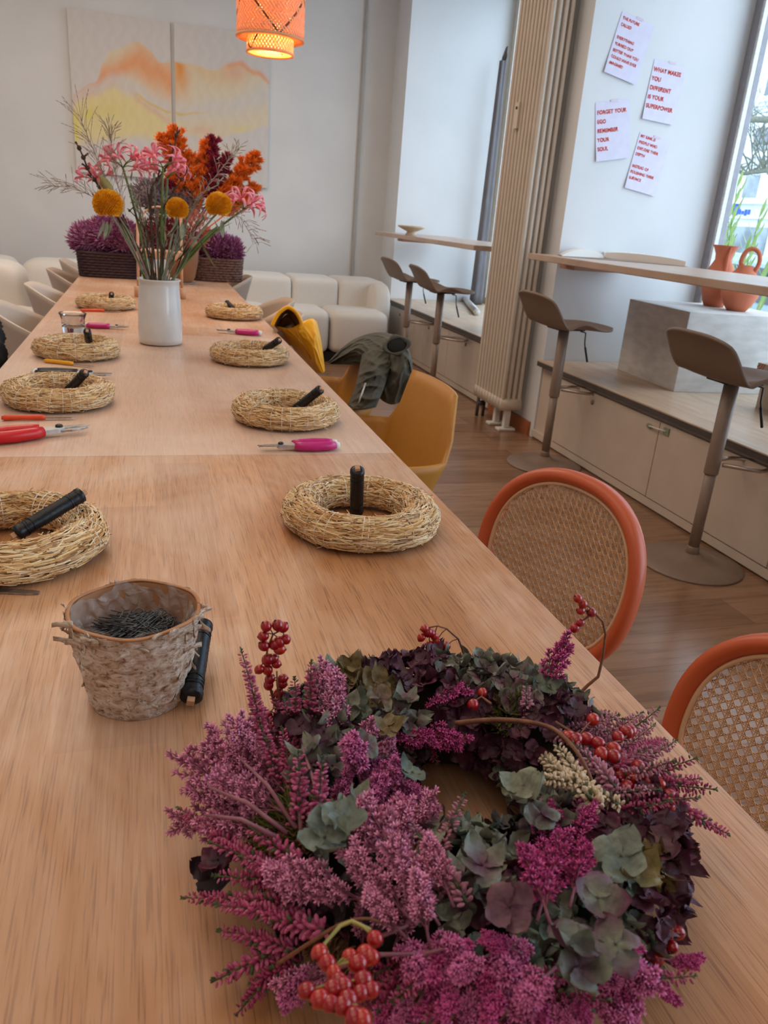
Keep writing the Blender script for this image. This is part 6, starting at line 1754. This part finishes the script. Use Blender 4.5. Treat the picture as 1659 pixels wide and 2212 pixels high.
# even coverage of the ring
pts = []
for i in range(5200):
    a = rs.uniform(0, 2*PI); b = rs.uniform(-.35, PI+.35)
    p = Vector((WC.x+(WR+WA*math.cos(b))*math.cos(a), WC.y+(WR+WA*math.cos(b))*math.sin(a), WZ+WB*math.sin(b)))
    mind = .0195
    if all((p-q).length > mind for q in pts): pts.append(p)
cnt = {}
for p in pts:
    q = proj(p); z = min(ZN, key=lambda z: (z[0]-q[0])**2+(z[1]-q[1])**2)
    # inside faces of the ring stay leafy
    place_el(p, z)
    cnt[z[2]] = cnt.get(z[2], 0)+1
pass
def spr(kind, b, tpx, z0, mode, val, sc=None):
    """long sprig from pixel b at height z0 to pixel tpx at depth/height val"""
    p = atz(*b, z0); e = aty(*tpx, p.y+val) if mode == 'y' else atz(*tpx, val); d = e-p; L = d.length
    if kind in HM:
        i = min(range(5), key=lambda k: abs(HL[k]-L)+.001*rs.random()); k = L/HL[i]
        put('heather_sprig', HM[kind][i], p, d, k, rs.uniform(0, 6), sx=(k+1)/2 if k < 1.4 else 1.2)
    else:
        i = min(range(3), key=lambda k: abs(SL[k]-L)); k = L/SL[i]; put('statice_spray', SMS[kind][i], p, d, k, rs.uniform(0, 6), sx=min(1.1, k))
for a in (('C', (578, 1650), (537, 1393), .812, 'y', .03), ('C', (650, 1640), (630, 1462), .815, 'y', .03), ('C', (665, 1640), (672, 1424), .815, 'y', .03), ('L', (705, 1620), (698, 1440), .82, 'y', .03),
          ('C', (610, 1700), (560, 1570), .82, 'y', .02), ('C', (640, 1790), (660, 1620), .83, 'y', .02), ('C', (680, 1800), (700, 1640), .83, 'y', .02), ('L', (730, 1640), (722, 1470), .82, 'y', .02), ('L', (560, 1720), (505, 1560), .80, 'y', .01),
          ('C', (590, 1880), (378, 1762), .815, 'z', .80), ('C', (650, 1900), (450, 1815), .82, 'z', .81), ('C', (660, 1960), (395, 1920), .815, 'z', .785), ('C', (670, 1990), (470, 1950), .82, 'z', .80), ('C', (640, 2050), (478, 2010), .80, 'z', .775),
          ('C', (620, 2040), (462, 2118), .79, 'z', .762), ('c', (610, 2080), (508, 2188), .785, 'z', .757), ('C', (1330, 1650), (1443, 1583), .825, 'z', .81), ('R', (1290, 1600), (1325, 1552), .83, 'z', .84), ('C', (1390, 1690), (1518, 1683), .81, 'z', .80),
          ('C', (1450, 1735), (1578, 1806), .80, 'z', .768), ('C', (1320, 1660), (1378, 1632), .83, 'z', .825), ('S', (1165, 1530), (1216, 1388), .83, 'y', .02), ('S', (1190, 1520), (1228, 1500), .83, 'z', .825), ('R', (1140, 1560), (1132, 1475), .83, 'y', .01),
          ('L', (620, 1790), (393, 1648), .81, 'z', .815), ('L', (630, 1760), (440, 1625), .81, 'z', .825), ('L', (620, 1780), (385, 1765), .805, 'z', .79), ('L', (620, 1750), (470, 1582), .81, 'z', .83), ('L', (600, 1770), (420, 1700), .81, 'z', .81),
          ('L', (640, 1740), (520, 1600), .82, 'z', .84), ('L', (640, 1770), (480, 1680), .83, 'z', .84), ('L', (640, 1780), (450, 1780), .82, 'z', .81), ('L', (790, 1640), (845, 1600), .83, 'y', .0), ('P', (830, 1680), (900, 1720), .82, 'z', .80),
          ('P', (780, 1700), (762, 1600), .83, 'y', .0), ('P', (1290, 1650), (1370, 1700), .83, 'z', .83), ('S', (1450, 2080), (1512, 2068), .79, 'z', .80), ('S', (1400, 2110), (1460, 2160), .79, 'z', .78), ('L', (760, 2080), (612, 2128), .80, 'z', .79),
          ('L', (720, 1960), (590, 1880), .83, 'z', .84), ('L', (820, 1960), (640, 1880), .84, 'z', .86), ('L', (900, 2000), (760, 1850), .85, 'z', .87), ('L', (950, 2000), (850, 1830), .855, 'z', .88), ('L', (920, 1960), (800, 1740), .85, 'z', .86),
          ('L', (980, 1960), (930, 1820), .85, 'z', .87), ('L', (880, 2030), (800, 1930), .85, 'z', .87), ('L', (930, 2050), (900, 1900), .85, 'z', .88), ('R', (1010, 1950), (890, 1760), .85, 'z', .86), ('S', (1160, 1990), (1200, 1830), .85, 'z', .86),
          ('W', (1300, 1745), (1168, 1640), .852, 'z', .862), ('W', (1290, 1730), (1200, 1610), .852, 'z', .862), ('W', (1340, 1740), (1230, 1690), .85, 'z', .858), ('W', (1270, 1690), (1160, 1690), .856, 'z', .862), ('R', (1330, 1700), (1240, 1600), .85, 'z', .858),
          ('S', (1000, 2120), (960, 2190), .84, 'z', .845), ('S', (1080, 2110), (1060, 2200), .84, 'z', .845), ('S', (1150, 2120), (1180, 2210), .84, 'z', .84), ('P', (900, 2130), (860, 2200), .83, 'z', .83), ('S', (1240, 2130), (1270, 2210), .83, 'z', .83),
          ('P', (1320, 2110), (1370, 2190), .82, 'z', .815), ('S', (1380, 2090), (1440, 2150), .81, 'z', .80), ('S', (1130, 2060), (1050, 2030), .85, 'z', .86), ('P', (1060, 2060), (990, 2100), .85, 'z', .86), ('S', (960, 2140), (900, 2190), .83, 'z', .83),
          ('c', (860, 2110), (780, 2190), .82, 'z', .80), ('C', (940, 2100), (840, 2150), .84, 'z', .84), ('P', (1200, 2090), (1130, 2150), .85, 'z', .86), ('S', (1420, 2070), (1500, 2080), .81, 'z', .81), ('P', (700, 2070), (620, 2170), .81, 'z', .79),
          ('C', (700, 2010), (560, 1990), .83, 'z', .81), ('C', (690, 1930), (520, 1850), .83, 'z', .83), ('c', (650, 2080), (540, 2130), .79, 'z', .77), ('C', (660, 1870), (540, 1790), .83, 'z', .83),
          ('S', (1190, 2000), (1140, 1850), .86, 'z', .87), ('S', (1230, 1960), (1260, 1840), .85, 'z', .86)):
    spr(*a)
for k in range(40):
    x = rs.uniform(850, 1360); a = math.atan2(2060-1780, x-975)
    y = rs.uniform(2060, 2200)-(60*max(0, (x-1300)/120)); q = atz(x, y, .825); rr_ = (Vector((q.x, q.y, 0))-Vector((WC.x, WC.y, 0))); dd = rr_.normalized()
    zz = .845-.5*max(0, rr_.length-.135)
    p = Vector((q.x, q.y, max(.775, zz))); d = (dd*rs.uniform(.5, 1.1)+Vector((rs.uniform(-.5, .5), rs.uniform(-.2, .2), rs.uniform(.15, .9)))).normalized()
    kind = rs.choice(('S', 'P', 'P', 'c'))
    put('heather_sprig' if kind == 'c' else 'statice_spray', HM['c'][rs.randrange(3)] if kind == 'c' else SMS[kind][rs.randrange(2)], p-d*.02, d, rs.uniform(.75, 1.0), rs.uniform(0, 6))
# twigs of the statice fans
for a, b in (((620, 1800), (450, 1700)), ((640, 1790), (520, 1640)), ((650, 1800), (640, 1640)), ((700, 1790), (655, 1620)), ((600, 1810), (440, 1760)), ((760, 2080), (880, 2000)), ((700, 2100), (900, 2060)), ((880, 2100), (960, 2050))):
    s = M(); p, q = atz(*a, .835), atz(*b, .85); s.tube([p, p.lerp(q, .5)+Vector((0, 0, .006)), q], [.0018, .0014, .0008], 6)
    obj('statice_stem', s, MT['stemp'], wreath)
# brown vines
def vine(lst, r, m='stem', name='vine'):
    P = [atz(x, y, z) for x, y, z in lst]; fine = []
    for i in range(len(P)-1):
        p0 = P[max(i-1, 0)]; p1 = P[i]; p2 = P[i+1]; p3 = P[min(i+2, len(P)-1)]
        for k in range(5):
            t_ = k/5; fine.append(.5*((2*p1)+(p2-p0)*t_+(2*p0-5*p1+4*p2-p3)*t_*t_+(3*p1-3*p2+p3-p0)*t_**3))
    fine.append(P[-1]); s = M(); s.tube(fine, [r*(1-.5*i/len(fine)) for i in range(len(fine))], 7); return s, fine
def hips(name, stem_s, lst, r, twig_end, base=None, m=None):
    br = obj(name, stem_s, MT['stem'] if m is None else m, wreath)
    for k, p in enumerate(lst):
        s = M(); rr = r*rs.uniform(.88, 1.12); ce = min(twig_end, key=lambda q: (q-p).length); d = (p-ce)
        d = d.normalized() if d.length > .001 else Vector((0, 0, -1))
        s.ell(p, (rr, rr, rr*1.08), 16, 10, frame_to(d)); s.lathe([(0, -.0002), (rr*.26, 0), (rr*.20, rr*.12), (rr*.10, rr*.05), (0, rr*.03)], 8, p+d*rr*1.04, rot=frame_to(d), mi=1)
        h = obj('rose_hip', s, [MT['hipo'] if rs.random() < .3 else MT['hip'], MT['calyx']], br)
    return br
def branch(px_list, hip_px, r, fz, stemr=.0009, m=None, zjit=.0):
    """px_list: stem pixels; fz maps a pixel to a point"""
    P = [fz(x, y) for x, y in px_list]; s = M(); s.tube(P, [stemr*(1.5-.7*i/max(1, len(P)-1)) for i in range(len(P))], 6)
    H_ = [fz(x, y) for x, y in hip_px]
    ends = []
    for h in H_:
        c = min(P[1:] if len(P) > 1 else P, key=lambda q: (q-h).length+.3*max(0, 0)); mid = c.lerp(h, .5)+Vector((0, 0, .002)); s.tube([c, mid, h], stemr*.6, 5); ends.append(c)
    return hips('rose_hip_branch', s, H_, r, ends, m=m)
branch([(603, 1560), (590, 1510), (580, 1470), (574, 1430), (578, 1400), (590, 1370), (606, 1362)], [(575, 1353), (600, 1351), (612, 1355), (569, 1374), (570, 1395), (617, 1381), (603, 1387), (594, 1392), (604, 1402), (578, 1425), (590, 1423), (597, 1434), (560, 1446), (578, 1447), (583, 1467), (611, 1466), (580, 1480), (602, 1497), (609, 1477)], .0046, lambda x, y: aty(x, y, .565))
branch([(595, 1560), (606, 1520), (599, 1480), (598, 1450)], [(577, 1547), (600, 1546)], .0046, lambda x, y: aty(x, y, .56))
branch([(1028, 1510), (1012, 1450), (998, 1400), (990, 1380), (965, 1358), (945, 1352), (925, 1356)], [(917, 1358), (910, 1377), (931, 1368), (938, 1374), (928, 1393), (943, 1384), (963, 1396), (924, 1366)], .0044, lambda x, y: aty(x, y, .60))
branch([(1195, 1570), (1230, 1520), (1270, 1480), (1292, 1462), (1302, 1420), (1308, 1370), (1302, 1342), (1285, 1325)], [(1248, 1293), (1259, 1305), (1254, 1319), (1277, 1323), (1253, 1345), (1241, 1357)], .0046, lambda x, y: aty(x, y, .555), .0013)
branch([(1200, 1560), (1250, 1590), (1300, 1610), (1340, 1600), (1360, 1585)], [(1244, 1598), (1267, 1596), (1292, 1606), (1299, 1629), (1325, 1634), (1326, 1617), (1335, 1592), (1353, 1581), (1362, 1579), (1281, 1554), (1228, 1592)], .0052, lambda x, y: atz(x, y, .850))
branch([(1290, 1660), (1350, 1668), (1400, 1690), (1430, 1715), (1440, 1730)], [(1338, 1673), (1368, 1680), (1400, 1686), (1424, 1694), (1355, 1700), (1400, 1720), (1446, 1719), (1413, 1738), (1427, 1738), (1442, 1739), (1378, 1655)], .0052, lambda x, y: atz(x, y, .836))
branch([(1060, 1520), (1040, 1505), (1025, 1515)], [(1042, 1496), (1022, 1522)], .0048, lambda x, y: atz(x, y, .845))
branch([(870, 1500), (850, 1470), (835, 1455)], [(816, 1448), (812, 1462), (851, 1441), (846, 1460), (832, 1469), (845, 1450)], .0042, lambda x, y: atz(x, y, .835))
branch([(1440, 1900), (1462, 1940), (1468, 1990), (1450, 2010), (1420, 2060)], [(1460, 1925), (1448, 1955), (1430, 2003), (1450, 2008), (1463, 2014), (1440, 2019), (1452, 2045), (1420, 2071), (1475, 2082), (1398, 2058)], .0045, lambda x, y: atz(x, y, .795))
branch([(800, 2010), (760, 1990), (735, 2000), (700, 2040), (720, 2090), (740, 2130), (760, 2160)], [(690, 2059), (707, 2080), (721, 2101), (755, 2066), (773, 2082), (788, 2059), (802, 2068), (810, 2028), (662, 2140), (690, 2158), (719, 2136), (742, 2132), (778, 2145), (802, 2138), (751, 2159), (784, 2118), (740, 2172), (713, 2168), (765, 2198), (782, 2202), (732, 2120)], .0044, lambda x, y: atz(x, y, .868), .0009, MT['stemy'])
s, f = vine([(985, 1562, .845), (1060, 1555, .86), (1130, 1558, .865), (1190, 1572, .868), (1230, 1605, .868), (1262, 1650, .862), (1282, 1700, .85), (1290, 1745, .83)], .0022); obj('vine', s, MT['stem'], wreath)
s, f = vine([(600, 2082, .80), (680, 2030, .84), (740, 1995, .86), (800, 1985, .865), (850, 2010, .85)], .0013); obj('vine', s, MT['stem'], wreath)
s, f = vine([(1010, 1810, .765), (960, 1790, .775), (930, 1800, .78), (990, 1830, .77), (1050, 1850, .79)], .0011); obj('vine', s, MT['stem'], wreath)
# a few showcase hydrangea florets
def bigfl(px, py, z, sz, pal, tilt=(0, 0), cup=.3):
    s = M(); p = atz(px, py, z); d = (CAMP-p).normalized()*.5+Vector((rs.uniform(-.35, .35), rs.uniform(-.35, .35), 0))+Vector((tilt[0], tilt[1], .8)); floret4(s, p, d.normalized(), sz*.80, pal, rs, cup); obj('hydrangea_floret', s, MT['petal'], wreath, colors=True)
for a in ((1132, 1700, .868, .021, 'G'), (1170, 1760, .86, .016, 'X'), (740, 1770, .872, .020, 'G'), (700, 1810, .868, .022, 'G'), (1340, 1850, .862, .022, 'G'), (1180, 1480, .85, .017, 'G'), (745, 1530, .85, .018, 'G'), (700, 1580, .848, .018, 'B'), (655, 1560, .84, .018, 'B'),
          (1380, 1890, .85, .020, 'O'), (1290, 1940, .868, .020, 'G'), (1240, 2030, .875, .020, 'X'), (1330, 2040, .86, .020, 'G'), (1250, 2090, .87, .018, 'X'), (1040, 1870, .868, .020, 'G'), (1100, 1960, .872, .019, 'B'), (1420, 1830, .835, .022, 'B'), (1440, 1880, .82, .022, 'B'), (820, 1510, .85, .018, 'O'), (840, 1570, .855, .016, 'O'), (790, 1610, .85, .017, 'G'), (890, 1670, .84, .014, 'G'), (470, 1860, .80, .018, 'B'), (460, 1890, .79, .018, 'D'), (1440, 1790, .835, .018, 'B')):
    bigfl(*a)
# beyond the hundred that show largest, the rest of a kind is one part
for nm in ('statice_spray', 'hydrangea_cluster'):
    els = sorted([o for o in COL.objects if o.parent == wreath and o.name.startswith(nm)], key=lambda o: (wreath.location+o.location-CAMP).length)
    rest = els[99:]
    if rest:
        s = M()
        for o in rest:
            mt = Matrix.Translation(wreath.location+o.location) @ o.rotation_quaternion.to_matrix().to_4x4() @ Matrix.Diagonal((*o.scale, 1))
            cc = o.data.color_attributes['Col'].data
            s.add([tuple(mt @ v.co) for v in o.data.vertices], [tuple(p.vertices) for p in o.data.polygons], 0, [tuple(c.color)[:3] for c in cc], o.data.polygons[0].use_smooth)
        mt_ = rest[0].data.materials[0]
        for o in rest: bpy.data.objects.remove(o)
        q = obj(nm, s, mt_, wreath, colors=True); q['kind'] = 'stuff'
